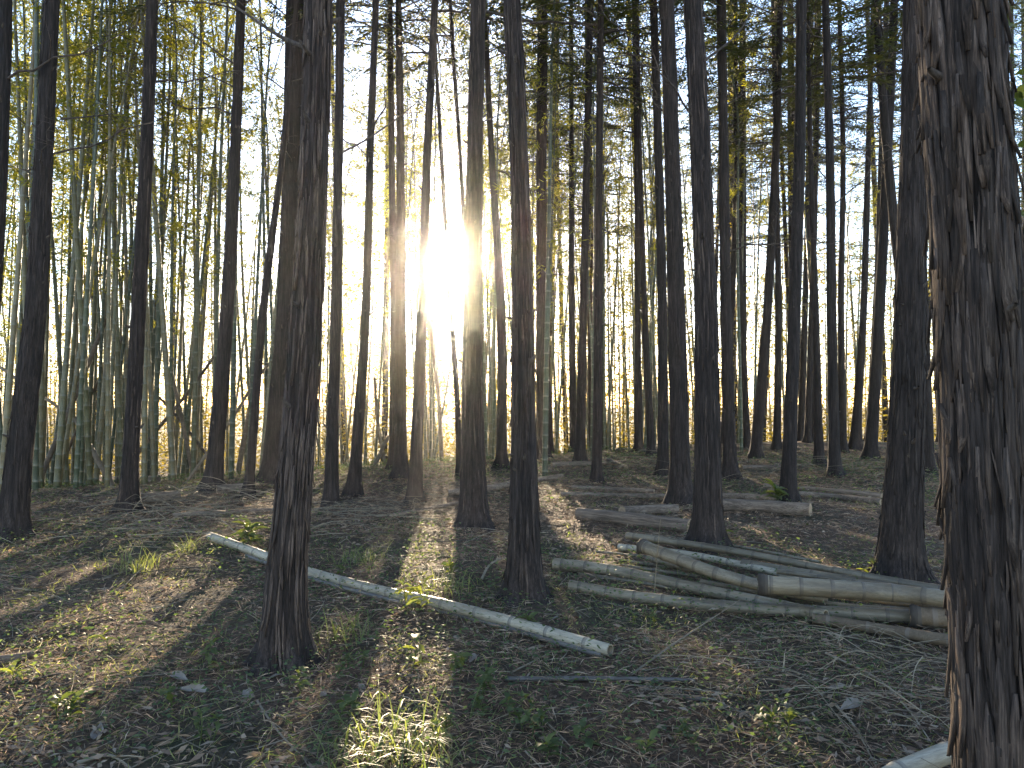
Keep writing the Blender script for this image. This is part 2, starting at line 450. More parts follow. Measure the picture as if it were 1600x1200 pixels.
def dead_branch(seed):
    r_ = np.random.default_rng(seed); A = Acc()
    n = 9; s = np.linspace(0, 1, n); L = r_.uniform(.9, 1.5); bend = r_.uniform(-.25, .35); wob = r_.normal(0, .025, (n, 3)); wob[0] = 0
    P = np.stack([s * L, .12 * np.sin(s * 3 + r_.uniform(0, 6)) - .12 * np.sin(r_.uniform(0, 1)) * 0, s * L * .25 + bend * s ** 2 * L], -1) + wob
    P -= P[0]
    A.add(*tube(P, np.linspace(.013, .003, n), 5), tint=.4)
    for k in range(r_.integers(5, 10)):
        t = r_.uniform(.25, .95); p = np.array([np.interp(t, s, P[:, c]) for c in range(3)])
        l2 = r_.uniform(.2, .55) * (1.2 - t * .6); sg = 1 if k % 2 else -1
        d = unit(np.array([.7, sg * r_.uniform(.4, 1), r_.uniform(-.3, .35)]))
        q = np.linspace(0, 1, 5)[:, None]; Q = p + d * q * l2 + np.array([0, 0, r_.uniform(-.15, .1)]) * q ** 2 * l2
        A.add(*tube(Q, np.linspace(.005, .0015, 5), 3), tint=.5)
        for _ in range(2):
            t3 = r_.uniform(.3, .9); p3 = p + d * t3 * l2; d3 = unit(d + r_.normal(0, .6, 3))
            A.add(*tube(np.array([p3, p3 + d3 * r_.uniform(.08, .2)]), [.0025, .001], 3), tint=.5)
    return A.build('dead_branch', M['wood'])

CROWNS = [conifer_crown(100 + i) for i in range(5)]
DEAD = [dead_branch(200 + i) for i in range(7)]
V_, F_ = tube(np.array([[0, 0, 0], [.02, 0, .004], [.045, 0, .012], [.06, 0, .02]]), np.array([.017, .013, .01, .007]), 7)
STUB = mesh('branch_stub', V_, F_, M['wood'], np.full(len(F_), .4))

def cedar(pts, label, depth=None, group=None, detail=None, height=None, seed=0, crown_at=None, nbranch=None, flare=.55):
    py, px, w_ = pts[-1]
    if depth is None:
        h_ = hit(px, py); depth = h_[1] if h_ is not None else 22.0
    r_ = np.random.default_rng(1000 + seed)
    height = height or r_.uniform(15.5, 18.5)
    t = make_trunk(pts, depth, height, seed * 7 + 1, flare)
    root = obj('cedar_tree', None, loc=t.base, label=label, category='tree')
    root.empty_display_size = .3
    if group: root['group'] = group
    zvis = min(CAMZ + .62 * depth + .4, t.top - 1)
    if depth < 3.2: me_ = trunk_mesh(t, 260, .02, zvis, .015)
    elif depth < 5.5: me_ = trunk_mesh(t, 140, .03, zvis, .010)
    elif depth < 10: me_ = trunk_mesh(t, 84, .05, zvis, .007)
    else: me_ = trunk_mesh(t, 24, .16, zvis, .007)
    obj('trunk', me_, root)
    # crown
    ch = crown_at or (r_.uniform(7.2, 9.0) if depth > 10 else r_.uniform(9.5, 11.5))
    zc = t.base[2] + ch; k = CROWNS[r_.integers(len(CROWNS))]
    c = t_centre(t, np.array([zc]))[0] - t.base
    tp = t_centre(t, np.array([t.top]))[0] - t.base
    lean = Vector(tp - c).to_track_quat('Z', 'Y').to_euler()
    s = (t.top - zc) / 9.0
    cr = obj('crown', k[1], root, c, (lean.x, lean.y, 0), (1, 1, s))
    obj('crown_branch', k[0], cr, kind='stuff')
    # dead branches and stubs
    nb = int((nbranch if nbranch is not None else r_.integers(7, 13)) * .42)
    for i in range(nb):
        h = r_.uniform(4.0, ch + 1.5) if depth > 6 else r_.uniform(3.0, ch)
        z = t.base[2] + h; a = r_.uniform(0, 6.283)
        R = float(t_radius(t, np.array(z), np.array(a))); p = t_centre(t, np.array([z]))[0] + np.array([math.cos(a), math.sin(a), 0]) * R * .8 - t.base
        s_ = r_.uniform(.55, 1.35)
        obj('dead_branch', DEAD[r_.integers(len(DEAD))], root, p, (r_.uniform(-.3, .3), r_.uniform(-.5, .35), a), (s_, s_, s_ * (1 if r_.random() < .7 else -1)))
    if depth < 14:
        for i in range(r_.integers(9, 16) if depth > 3 else 4):
            z = t.base[2] + r_.uniform(.8, min(zvis - t.base[2], 7)); a = r_.uniform(math.pi * .9, math.pi * 2.1)
            R = float(t_radius(t, np.array(z), np.array(a))); p = t_centre(t, np.array([z]))[0] + np.array([math.cos(a), math.sin(a), 0]) * R * .93 - t.base
            obj('branch_stub', STUB, root, p, (0, r_.uniform(-.6, .2), a), r_.uniform(.5, 1.2))
    t.root = root; t.zvis = zvis
    return t

def strips(t, n, joined, zlo, zhi, alo, ahi, wr=(.008, .026), lr=(.14, .55), lift=.018, seed=1, thick=(.0015, .0045)):
    """loose strips of bark lying along the trunk, their ends lifted"""
    r_ = np.random.default_rng(seed); A = Acc()
    for k in range(n):
        z = r_.uniform(zlo, zhi); a = r_.uniform(alo, ahi); L = r_.uniform(*lr); W = r_.uniform(*wr); m = 5
        s = np.linspace(0, 1, m); zz = z + (s - .5) * L
        R = t_radius(t, zz, np.full(m, a)); aa = a + r_.normal(0, .02) * (s - .5) * 4 + .02 * np.sin(s * 5 + k)
        off = .004 + lift * (np.clip((.35 - s) / .35, 0, 1) ** 1.5 * r_.uniform(0, 1) * (r_.random() < .6) + np.clip((s - .7) / .3, 0, 1) ** 1.5 * r_.uniform(0, .6) * (r_.random() < .3))
        wd = W * np.array([r_.uniform(.05, .35), r_.uniform(.6, 1), 1, r_.uniform(.6, 1), r_.uniform(.05, .4)])
        C = t_centre(t, zz); V = []
        th_ = r_.uniform(*thick)
        for sd, o_ in ((-1, th_), (1, th_ * r_.uniform(.6, 1)), (1, -.004), (-1, -.004)):
            A2 = aa + sd * wd * .5 / R
            V.append(C + np.stack([np.cos(A2) * (R + off + o_), np.sin(A2) * (R + off + o_), 0 * zz], -1))
        V = np.stack(V, 1).reshape(-1, 3) - t.base
        i = np.arange(m - 1)[:, None] * 4; j = np.arange(4)[None]; j2 = (j + 1) % 4
        F = np.stack([i + j, i + 4 + j, i + 4 + j2, i + j2], -1).reshape(-1, 4)
        F = np.concatenate([F, [[0, 1, 2, 3]], [[(m - 1) * 4 + q for q in (3, 2, 1, 0)]]])
        if joined: A.add(V, F, r_.random())
        else: obj('bark_strip', mesh('bark_strip', V, F, M['strip']), t.root)
    if joined: obj('peeling_bark', A.build('peeling_bark', M['strip']), t.root, kind='stuff')

PI = math.pi
G = 'large cedars of the foreground'
T = {}
def tree(key, label, *pts, **kw): T[key] = cedar(list(pts), label, seed=len(T) + 1, **kw)

# nearest trees: (row, column, width) from the top of the picture to the base
tree('edge_left', 'dark cedar trunk cut off by the left edge of the picture', (0, 10, 34), (240, 2, 36), (480, -14, 38), (842, -48, 46))
tree('left1', 'thick dark cedar at the far left leaning right, with a wide root flare', (0, 89, 27), (240, 76, 32), (480, 60, 37), (700, 33, 43), (838, 18, 50))
tree('left2', 'dark straight cedar between the far left cedar and the leaning one, log at its foot', (0, 238, 20), (240, 228, 22), (480, 216, 25), (700, 205, 27), (800, 200, 31))
tree('left3', 'dark cedar leaning right with dry twigs heaped at its foot', (0, 377, 16), (240, 368, 19), (480, 356, 23), (700, 338, 27), (768, 331, 31))
tree('thin_left', 'thin leaning cedar just left of the big foreground trunk', (0, 462, 9), (240, 440, 11), (480, 411, 14), (700, 394, 15), (778, 387, 17), nbranch=5)
tree('behind_big', 'cedar with swollen base half hidden behind the big foreground trunk', (0, 460, 30), (240, 455, 31), (480, 446, 31), (650, 432, 31), (756, 424, 37))
tree('big', 'big foreground cedar left of centre, its flared roots in full view', (0, 500, 44), (240, 495, 46), (400, 487, 49), (600, 475, 54), (800, 458, 58), (900, 449, 61), (1000, 445, 66), (1038, 445, 70), nbranch=3)
tree('c1', 'slim upright cedar immediately right of the big foreground trunk', (0, 530, 15), (240, 527, 16), (480, 524, 18), (700, 519, 20), (792, 517, 23))
tree('c2', 'slim cedar leaning right, third trunk left of the sun', (0, 588, 11), (240, 578, 13), (480, 571, 15), (700, 557, 19), (774, 552, 22))
tree('c3', 'nearer stem of the paired cedars left of the sun', (0, 622, 11), (240, 625, 14), (480, 626, 17), (700, 626, 20), (748, 626, 23))
tree('c4', 'farther stem of the paired cedars left of the sun', (0, 609, 9), (240, 612, 11), (480, 616, 13), (700, 615, 15), (736, 615, 17), nbranch=6)
tree('c5', 'reddish cedar leaning right, nearest trunk left of the sun', (0, 680, 12), (240, 668, 14), (480, 660, 17), (700, 651, 20), (786, 648, 23))
tree('sun_thin', 'very thin cedar standing against the sun', (60, 680, 6), (240, 690, 7), (420, 700, 8), (600, 713, 9), (745, 719, 11), nbranch=8)
tree('sun_thin2', 'second very thin cedar crossing the right rim of the sun', (60, 706, 6), (240, 719, 7), (420, 728, 8), (600, 732, 9), (738, 734, 11), nbranch=8)
tree('sun', 'cedar right beside the sun with bark glowing red brown', (0, 747, 24), (240, 742, 26), (480, 739, 31), (700, 739, 37), (826, 740, 44))
tree('c6', 'slim cedar leaning left between the two central trunks right of the sun', (0, 757, 8), (240, 768, 11), (480, 783, 15), (700, 784, 17), (732, 783, 19))
tree('centre', 'straight cedar in the middle of the picture with peeling bark at its base', (0, 800, 28), (240, 811, 29), (480, 816, 33), (700, 818, 40), (850, 819, 47), (938, 820, 52), nbranch=4)
tree('r1', 'greenish cedar trunk immediately right of the middle trunk', (0, 848, 17), (240, 846, 17), (480, 846, 18), (718, 848, 20), depth=16.5)
tree('r2', 'pale slim cedar behind, between the middle trunk and the double stems', (0, 893, 7), (240, 893, 8), (480, 893, 10), (708, 896, 12), depth=20)
tree('r3', 'left one of two dark stems standing close together right of centre', (0, 922, 11), (240, 917, 12), (480, 912, 13), (728, 906, 17))
tree('r4', 'right one of two dark stems standing close together right of centre', (0, 940, 11), (240, 937, 12), (480, 935, 14), (754, 932, 16))
tree('r5', 'left one of two far reddish stems rising from the crest', (0, 990, 7), (240, 994, 8), (480, 996, 10), (706, 998, 13), depth=18.6)
tree('r6', 'right one of two far reddish stems rising from the crest', (0, 996, 6), (240, 1000, 8), (480, 1007, 10), (713, 1018, 13))
tree('r7', 'narrow dark cedar just left of the two big trunks above the logs', (0, 1021, 13), (240, 1028, 14), (480, 1034, 16), (742, 1036, 18))
tree('r8', 'large cedar behind the log, left one of the two big trunks', (0, 1044, 25), (240, 1052, 26), (480, 1058, 28), (700, 1062, 32), (788, 1064, 36), nbranch=6)
tree('r9', 'large cedar directly behind the bamboo pile, right one of the two big trunks', (0, 1086, 32), (240, 1096, 33), (480, 1103, 37), (700, 1105, 42), (855, 1105, 46), nbranch=5)
tree('r10', 'dark cedar close behind and right of the two big trunks', (0, 1128, 16), (240, 1132, 17), (480, 1135, 19), (700, 1140, 22), (748, 1142, 25))
tree('r11', 'thin far cedar between the dark cedar and the leaning one', (0, 1150, 7), (240, 1152, 8), (480, 1160, 9), (708, 1168, 12), depth=19.5)
tree('r12', 'cedar leaning clearly to the right in the gap right of the big trunks', (0, 1221, 11), (240, 1213, 13), (480, 1199, 15), (718, 1180, 19), nbranch=12)
tree('r13', 'thin cedar crossing behind the one leaning to the right', (0, 1206, 7), (240, 1211, 9), (480, 1216, 11), (704, 1214, 13), depth=19.2)
tree('r14', 'dark cedar with pale plants at its foot, by the short cut log', (0, 1257, 18), (240, 1253, 20), (480, 1243, 21), (700, 1234, 23), (786, 1231, 27), nbranch=11)
tree('r15', 'thin dark cedar just right of the trunk with pale plants', (0, 1262, 7), (240, 1268, 9), (480, 1276, 11), (728, 1280, 16))
tree('r16', 'near black cedar in the middle of the right hand group', (0, 1291, 13), (240, 1296, 15), (480, 1298, 17), (700, 1303, 19), (746, 1306, 22), nbranch=12)
tree('r17', 'slim cedar behind and right of the near black trunk', (0, 1312, 8), (240, 1318, 9), (480, 1314, 11), (714, 1317, 14), depth=18.8)
tree('r18', 'reddish flared cedar at the far end of the right hand group', (0, 1366, 8), (240, 1358, 10), (480, 1350, 12), (640, 1340, 15), (705, 1336, 21), depth=19.6)
tree('r19', 'dark cedar leaning right with mossy foot, left of the big right trunks', (0, 1396, 14), (240, 1386, 16), (480, 1375, 18), (717, 1360, 21))
tree('r20', 'slanting cedar top leaning left behind the big right trunks', (0, 1373, 14), (240, 1390, 16), (480, 1412, 18), (722, 1436, 22))
tree('r21', 'thin reddish cedar glimpsed in the slit between the two right trunks', (240, 1440, 12), (480, 1446, 14), (762, 1452, 20), depth=13.5)
tree('big_r2', 'broad cedar with flared base behind the end of the bamboo pile', (0, 1424, 44), (240, 1422, 46), (480, 1418, 52), (700, 1413, 60), (860, 1406, 68), (908, 1405, 74), nbranch=4)
tree('near', 'massive nearest cedar at the right edge with shaggy peeling bark', (0, 1490, 134), (240, 1508, 138), (480, 1527, 145), (700, 1542, 152), (900, 1556, 158), (1400, 1590, 172), depth=2.35, nbranch=0, flare=.45)

strips(T['near'], 285, False, T['near'].base[2] + .3, T['near'].base[2] + 3.3, PI * .76, PI * 1.86, (.012, .036), (.18, .65), .03, seed=3, thick=(.003, .007))
strips(T['near'], 380, True, T['near'].base[2] + .1, T['near'].base[2] + 3.4, PI * .72, PI * 1.9, (.003, .011), (.08, .4), .014, seed=4)
for q, (key, n_) in enumerate((('big', 260), ('centre', 180), ('big_r2', 220), ('r9', 120), ('sun', 80), ('left1', 110), ('r8', 70), ('left2', 60))):
    t = T[key]; strips(t, n_, True, t.base[2] + .05, t.zvis, PI * .9, PI * 2.1, (.006, .02), (.12, .5), .02, seed=20 + q)

# thin cedars farther back
r_ = np.random.default_rng(77)
far = [(px, r_.uniform(21, 34)) for px in list(r_.uniform(1060, 1600, 26)) + list(r_.uniform(840, 1060, 8)) + [540, 600, 480, 270, 150] + [1570, 1588, 1602]]
for i, (px, d) in enumerate(far):
    if abs(px - 718) < 30: continue
    lean = r_.normal(0, 10); w_ = r_.uniform(.17, .3) * FPX / d
    b = at(px, 660, d); pb = CY + 30 - (float(ground(b[0], b[1])) - CAMZ) * FPX / d
    zone = next(txt for lim, txt in ((300, 'among the bamboo at far left'), (700, 'among the bamboo just left of the sun'), (900, 'just right of the middle trunk'), (1060, 'left of the two big trunks'),
                                     (1125, 'glimpsed between the two big trunks'), (1200, 'left of the trunk leaning right'), (1260, 'beside the trunk with pale plants'), (1320, 'beside the near black trunk'),
                                     (1400, 'left of the broad right cedar'), (1560, 'hidden behind the two right trunks'), (1e9, 'at the right edge beyond the nearest trunk')) if px < lim)
    zone += (', upright' if abs(lean) < 5 else (', leaning left' if lean < 0 else ', leaning right'))
    cedar([(0, px + lean * 2, w_ * .7), (400, px + lean, w_ * .85), (pb, px, w_)], 'thin far cedar %s' % zone, depth=d, group='thin far cedars in the background', seed=200 + i, nbranch=9, crown_at=r_.uniform(7.0, 10))

# a few long bare boughs that stand out against the sky
def bough(tree_key, pix, depth, r0):
    t = T[tree_key]; P = np.array([at(x, y, depth + k * .15) for k, (x, y) in enumerate(pix)]); P = curve(P, 14)
    A = Acc(); A.add(*tube(P, np.linspace(r0, .004, 14), 6), tint=.4); q = np.random.default_rng(int(pix[0][0]))
    for k in range(7):
        i = q.integers(4, 13); d = unit(np.array([P[-1, 0] - P[0, 0], 0, 0]) * .5 + q.normal(0, .5, 3)); l = q.uniform(.15, .5)
        A.add(*tube(np.array([P[i], P[i] + d * l * .6, P[i] + d * l + [0, 0, -.03]]), [.004, .003, .001], 3), tint=.4)
    me_ = A.build('dead_branch', M['wood'])
    for v in me_.vertices: v.co -= Vector(t.base)
    obj('dead_branch', me_, t.root)
bough('c1', [(535, 238), (576, 216), (632, 176), (664, 148)], T['c1'].depth, .018)
bough('big', [(488, 78), (440, 58), (385, 22), (340, -10)], T['big'].depth + .1, .018)
bough('behind_big', [(452, 145), (420, 122), (385, 95)], T['behind_big'].depth, .016)
bough('left3', [(366, 100), (318, 66), (270, 30), (248, 22)], T['left3'].depth, .016)
bough('left3', [(364, 135), (310, 108), (262, 72)], T['left3'].depth, .014)
bough('left1', [(95, 186), (140, 182), (183, 177)], T['left1'].depth, .012)
bough('r12', [(1214, 180), (1255, 120), (1300, 60)], T['r12'].depth, .014)
bough('r9', [(1100, 95), (1150, 55), (1185, 0)], T['r9'].depth, .016)
bough('r19', [(1386, 45), (1345, 50), (1300, 48)], T['r19'].depth, .016)
bough('r10', [(1134, 165), (1170, 140), (1222, 90)], T['r10'].depth, .014)

# ---------------------------------------------------------------- standing bamboo
def bamboo_variant(seed):
    global rng
    rng = np.random.default_rng(seed)
    H = rng.uniform(12.5, 15.0); node = .22; z = .15; zs = [0]; tint = []; R = []; rad = rng.uniform(.05, .064)
    nodes = []
    while z < H:
        nodes.append(z); z += node; node = min(node + .008, .36)
    s = np.linspace(0, 1, 200); lean = rng.uniform(.0, .06) * H; droop = rng.uniform(1.2, 2.6)
    cx = lean * s + .16 * np.sin(s * rng.uniform(3, 6)) * s + droop * np.clip((s - .55) / .45, 0, 1) ** 2.2
    cz = H * s - .35 * droop * np.clip((s - .6) / .4, 0, 1) ** 2
    ctr = lambda h: np.stack([np.interp(h / H, s, cx), np.zeros_like(h), np.interp(h / H, s, cz)], -1)
    hs, rr, tt = [-.3], [rad], []
    for nz in nodes:
        r = rad * (1 - .93 * (nz / H) ** 1.15)
        for dz, m_, t_ in ((-.016, 1.0, 0), (-.004, 1.07, .85), (.006, 1.06, .85), (.02, .985, .15)):
            hs.append(nz + dz); rr.append(r * m_); tt.append(t_)
    hs = np.array(hs); rr = np.array(rr)
    V, F = tube(ctr(hs), rr, 8)
    ft = np.repeat(np.array([0 if i % 4 == 0 else (.8 if i % 4 in (1, 2) else .35) for i in range(len(hs) - 1)]), 8)
    culm = mesh('culm', V, F, M['culm'], ft, smooth=True)
    L = Acc(); Wd = Acc()
    for i, nz in enumerate(nodes):
        if nz < H * .27 or (nz < H * .45 and rng.random() < .6) or rng.random() < .12: continue
        c = ctr(np.array([nz]))[0]
        a0 = rng.uniform(0, 6.283)
        for b in range(2):
            a = a0 + (0 if b == 0 else rng.uniform(.6, 1.3)) + (PI if i % 2 else 0); l = rng.uniform(.6, 1.5) * (1.15 - .55 * nz / H)
            d = np.array([math.cos(a), math.sin(a), 0]); q = np.linspace(0, 1, 5)
            P = c + d * (q * l)[:, None] * .85 + np.array([0, 0, 1.0]) * (q * l * .65 - q ** 2 * l * .6)[:, None]
            Wd.add(*tube(P, np.linspace(.006, .0015, 5), 3), tint=.5)
            nc = rng.integers(3, 6) if nz < H * .45 else rng.integers(4, 7)
            t = rng.uniform(.3, 1, nc); C = np.stack([np.interp(t, q, P[:, k]) for k in range(3)], -1) + rng.normal(0, .07, (nc, 3))
            m_ = 5
            CC = np.repeat(C, m_, 0) + rng.normal(0, .035, (nc * m_, 3))
            D = unit(np.repeat(unit(d + rng.normal(0, .5, (nc, 3))), m_, 0) + rng.normal(0, .55, (nc * m_, 3)) + [0, 0, -.45])
            tint_ = np.clip(np.repeat(rng.uniform(0, 1, nc), m_) * .65 + rng.uniform(0, .35, nc * m_), 0, 1)
            L.add(*blades(CC, D, randdir(nc * m_), rng.uniform(.10, .18, nc * m_), rng.uniform(.018, .03, nc * m_), .38), tint=tint_)
    return culm, L.build('foliage', M['bleaf']), Wd.build('side_branch', M['wood'])

BAM = [bamboo_variant(300 + i) for i in range(8)]
ROWS = (15.5, 21.0)
BAM_TOP = [min(((abs(v.co.z - 9.0), v.co.x) for v in k[0].vertices))[1] for k in BAM]   # sideways lean at 9 m
rb = np.random.default_rng(5)
def zone_of(px):
    for lim, txt in ((-5, 'beyond the left edge cedar'), (110, 'behind the thick far left cedar'), (205, 'left of the second dark cedar'),
                     (335, 'between second dark cedar and leaning cedar'), (440, 'just left of the big foreground trunk'),
                     (560, 'just right of the big foreground trunk'), (660, 'behind the paired cedars left of the sun'), (790, 'low in the glow under the sun'),
                     (900, 'just right of the middle trunk'), (960, 'behind the double stems right of centre'), (1050, 'between double stems and two big trunks'), (1180, 'behind the two big trunks'), (1e9, 'in the right hand gaps')):
        if px < lim: return txt
def bamboo(px, depth, thick=1.0, tilt=None, rotz=None):
    b = at(px, 660, depth); x, y = b[0], b[1]; z = float(ground(x, y))
    zn = zone_of(px)
    root = obj('bamboo', None, loc=(x, y, z), category='bamboo', group='standing bamboo %s' % zn)
    root.empty_display_size = .2
    ki = rb.integers(len(BAM)); k = BAM[ki]; rz = rb.uniform(0, 6.283) if rotz is None else rotz
    tl = rb.normal(0, .05) if tilt is None else tilt
    root.rotation_euler = Euler((rb.normal(0, .03), tl, rz))
    sz = rb.uniform(.85, 1.12); th = thick * rb.uniform(.8, 1.15)
    root.scale = (th, th, sz)
    lean = (root.rotation_euler.to_matrix() @ Vector((BAM_TOP[ki] * th, 0, 9.0 * sz))).x / (9.0 * sz)
    look = 'leaning left' if lean < -.07 else ('leaning right' if lean > .07 else 'upright')
    row = 'front' if depth < ROWS[0] else ('middle' if depth < ROWS[1] else 'rear')
    root['label'] = '%s %s bamboo culm %s' % ('slender' if th * 1150 / depth < 38 else 'stout', look, zn) + ', %s row' % row
    obj('culm', k[0], root); f = obj('foliage', k[1], root); obj('side_branch', k[2], f, kind='stuff')
    f.scale = (.95 / th, .95 / th, 1)
    return root

# openings in the canopy through which the sun reaches the floor where the photograph shows it lit
OPENINGS = [(np.array([0, 0, CAMZ]), .42)] + [(hit(px, py, .05), r) for px, py, r in ((30, 968, .8), (130, 940, .7), (250, 890, .6), (60, 1120, .6), (690, 850, .5), (650, 940, .5), (640, 1050, .5), (620, 1150, .45), (1230, 850, .5), (900, 800, .5), (170, 800, .5))]
def in_opening(C, k=1.0):
    m = np.zeros(len(C), bool); s_ = np.array(SUN_DIR)
    for p, r in OPENINGS:
        v = C - p; t = v @ s_
        m |= (np.linalg.norm(v - t[:, None] * s_, axis=1) < r * k) & (t > 0)
    return m
def shades_opening(x, y):
    h_ = np.array([SUN_DIR.x, SUN_DIR.y]); h_ = h_ / np.linalg.norm(h_)
    for p, r in OPENINGS:
        v = np.array([x, y]) - p[:2]
        if v @ h_ > 0 and abs(v[0] * h_[1] - v[1] * h_[0]) < min(.24, r * .5): return True
    return False
def free_spot(px, d, used, gap):
    x = (px - CX) / FPX * d
    for ux, ud in used:
        if (x - ux) ** 2 + (d - ud) ** 2 < gap * gap: return False
    used.append((x, d)); return True
used = [(t.base[0], t.base[1]) for t in T.values()]
def grove(n, plo, phi, dlo, dhi, thick, gap=.34):
    k = tries = 0
    while k < n and tries < 4000:
        tries += 1
        px = rb.uniform(plo, phi); d = rb.uniform(dlo, dhi)
        x = (px - CX) / FPX * d
        yc = min(max(16.4 + .75 * x, 9.8), 21.5)
        if d < yc + .3: continue
        if 686 < px < 744 and d < 40: continue
        if shades_opening(x, d): continue
        if not free_spot(px, d, used, gap): continue
        bamboo(px, d, thick); k += 1
grove(80, -60, 440, 11.2, 16, .78)
grove(38, -60, 480, 15, 24, .75)
grove(66, 440, 1060, 17, 30, .68)
grove(48, 600, 1060, 19, 32, .65)
grove(27, 1060, 1420, 22, 33, .7)
# nearer culms that stand on the clearing
bamboo(851, hit(851, 748)[1], .8, tilt=.0, rotz=1.2)
bamboo(1158, 18.5, .9, tilt=-.02, rotz=3.0)
bamboo(925, hit(925, 726)[1], .7, tilt=.01, rotz=.4)

# dead culms leaning through the grove
def segmented(name, P, R, mat, spacing=.28, sides=10, phase=.3):
    """a culm along P with a ridge at every node; returns mesh and node positions"""
    seg = np.concatenate([[0], np.cumsum(np.linalg.norm(np.diff(P, axis=0), axis=1))]); L = seg[-1]
    ns = np.arange(phase * spacing, L, spacing)
    ss, mm, tt = [0], [1.0], []
    for q in ns:
        for d, m_, tn in ((-.02, 1.0, 0), (-.005, 1.06, .0), (.005, 1.06, .9), (.02, .985, .6)):
            if 0 < q + d < L: ss.append(q + d); mm.append(m_); tt.append(tn)
    ss.append(L); mm.append(1.0); tt.append(0)
    ss = np.array(ss); o = np.argsort(ss); ss = ss[o]; mm = np.array(mm)[o]
    Q = np.stack([np.interp(ss, seg, P[:, k]) for k in range(3)], -1); rr = np.interp(ss, seg, R) * mm
    V, F = tube(Q, rr, sides)
    return mesh(name, V, F, mat, np.repeat(np.array(tt), sides), smooth=True), ns, seg

dead_spots = [((230, 690, 14.0), (338, 552, 15.0), .034, 'brown dead bamboo slanting up right behind the log at the dark straight cedar'),
              ((62, 750, 13.0), (165, 500, 14.5), .05, 'thick tan dead bamboo slanting up right near the far left cedar'),
              ((172, 752, 12.5), (118, 655, 13.6), .05, 'short dark broken bamboo slanting left, low between the two left cedars'),
              ((108, 700, 15.0), (196, 520, 15.2), .03, 'thin tan dead bamboo crossing behind the left grove'),
              ((305, 760, 14.0), (245, 490, 14.8), .04, 'brown dead bamboo leaning left behind the cedar heaped with twigs'),
              ((330, 720, 15.0), (232, 605, 15.2), .03, 'pale dead bamboo slanting left above the small stump'),
              ((372, 640, 13.5), (432, 555, 14.5), .03, 'dead bamboo slanting up to the cedar with swollen base'),
              ((65, 620, 14), (100, 645, 13.6), .03, 'short dead bamboo stub leaning on the far left cedar'),
              ((375, 720, 15), (405, 500, 16), .055, 'thick brown dead stem leaning behind the thin leaning cedar'),
              ((592, 715, 17), (622, 670, 17.5), .05, 'curved dark dead stem low beside the paired cedars'),
              ((605, 740, 18), (585, 590, 18), .05, 'brown dead stem leaning left of the paired cedars'),
              ((690, 720, 19), (668, 480, 19), .06, 'mottled dead stem leaning left below the sun')]
for a, b, r, lab in dead_spots:
    P0, P1 = at(*a), at(*b); P = curve([P0, (P0 + P1) / 2 + rb.normal(0, .06, 3), P1], 10)
    # continue down to the ground
    gz = float(ground(P0[0], P0[1]))
    d = unit(P0 - P1); k = max(0.0, (P0[2] - gz + .05) / max(-d[2], .2)); P = np.vstack([P0 + d * k, P]) if k > .05 else P
    base = P[0].copy()
    me_, ns, seg = segmented('culm', P - base, np.linspace(r, r * .8, len(P)), M['dead_culm'], .3, 9)
    root = obj('dead_bamboo', None, loc=base, label=lab, category='bamboo'); obj('culm', me_, root)
    A = Acc()
    for q in range(3):
        p = P[-1] - base + rb.normal(0, .004, 3); dd = unit(P[-1] - P[-2]); s_ = unit(np.cross(dd, randdir(1)[0]))
        A.add(*tube(np.array([p - dd * .05 + s_ * r * .6, p + dd * rb.uniform(.05, .16) + s_ * r * .6]), [r * .3, .003], 4), tint=.5)
    obj('split_end', A.build('split_end', M['twig']), root)

# ---------------------------------------------------------------- far grove and undergrowth that read as one mass
rng = np.random.default_rng(42)
A = Acc()
for k in range(500):
    px = rng.uniform(-150, 1500) if k % 3 else rng.uniform(480, 1080); d = rng.uniform(30, 60)
    b = at(px, 660, d); z = float(ground(b[0], b[1])); H = rng.uniform(10, 15); s = np.linspace(0, 1, 9); a = rng.uniform(0, 6.283); ln = rng.uniform(0, .12) * H
    P = np.stack([b[0] + math.cos(a) * ln * s ** 1.6, b[1] + math.sin(a) * ln * s ** 1.6, z - .2 + H * s], -1)
    if in_opening(curve(P, 80), .75).any(): continue
    A.add(*tube(P, np.linspace(.05, .012, 9) * rng.uniform(.5, .9), 5), tint=rng.uniform(0, .4))
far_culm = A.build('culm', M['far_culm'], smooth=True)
def leaf_mass(n_clump, per, plo, phi, dlo, dhi, zlo, zhi, size, spread, zpow=1.0):
    px = rng.uniform(plo, phi, n_clump); d = rng.uniform(dlo, dhi, n_clump)
    x = (px - CX) / FPX * d; z = ground(x, d) + zlo + (zhi - zlo) * rng.uniform(0, 1, n_clump) ** zpow
    C = np.repeat(np.stack([x, d, z], -1), per, 0) + rng.normal(0, 1, (n_clump * per, 3)) * np.array([spread, spread, spread * .6])
    tint = np.clip(np.repeat(rng.uniform(0, 1, n_clump), per) * .7 + rng.uniform(0, .3, n_clump * per), 0, 1)
    keep = ~in_opening(C); C = C[keep]; tint = tint[keep]
    D = randdir(len(C), -.8, .4)
    return blades(C, D, randdir(len(C)), rng.uniform(.6, 1.2, len(C)) * size, rng.uniform(.22, .34, len(C)) * size, .4), tint
A = Acc()
(VF, t_) = leaf_mass(2600, 42, -150, 1700, 34, 60, 4.0, 21, .18, .7); A.add(*VF, tint=t_)
(VF, t_) = leaf_mass(800, 42, 560, 830, 26, 46, 3.0, 19, .18, .6); A.add(*VF, tint=t_)
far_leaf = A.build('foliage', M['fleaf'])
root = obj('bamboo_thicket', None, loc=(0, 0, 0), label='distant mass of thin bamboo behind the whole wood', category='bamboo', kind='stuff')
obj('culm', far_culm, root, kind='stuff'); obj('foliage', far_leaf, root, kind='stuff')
A = Acc()
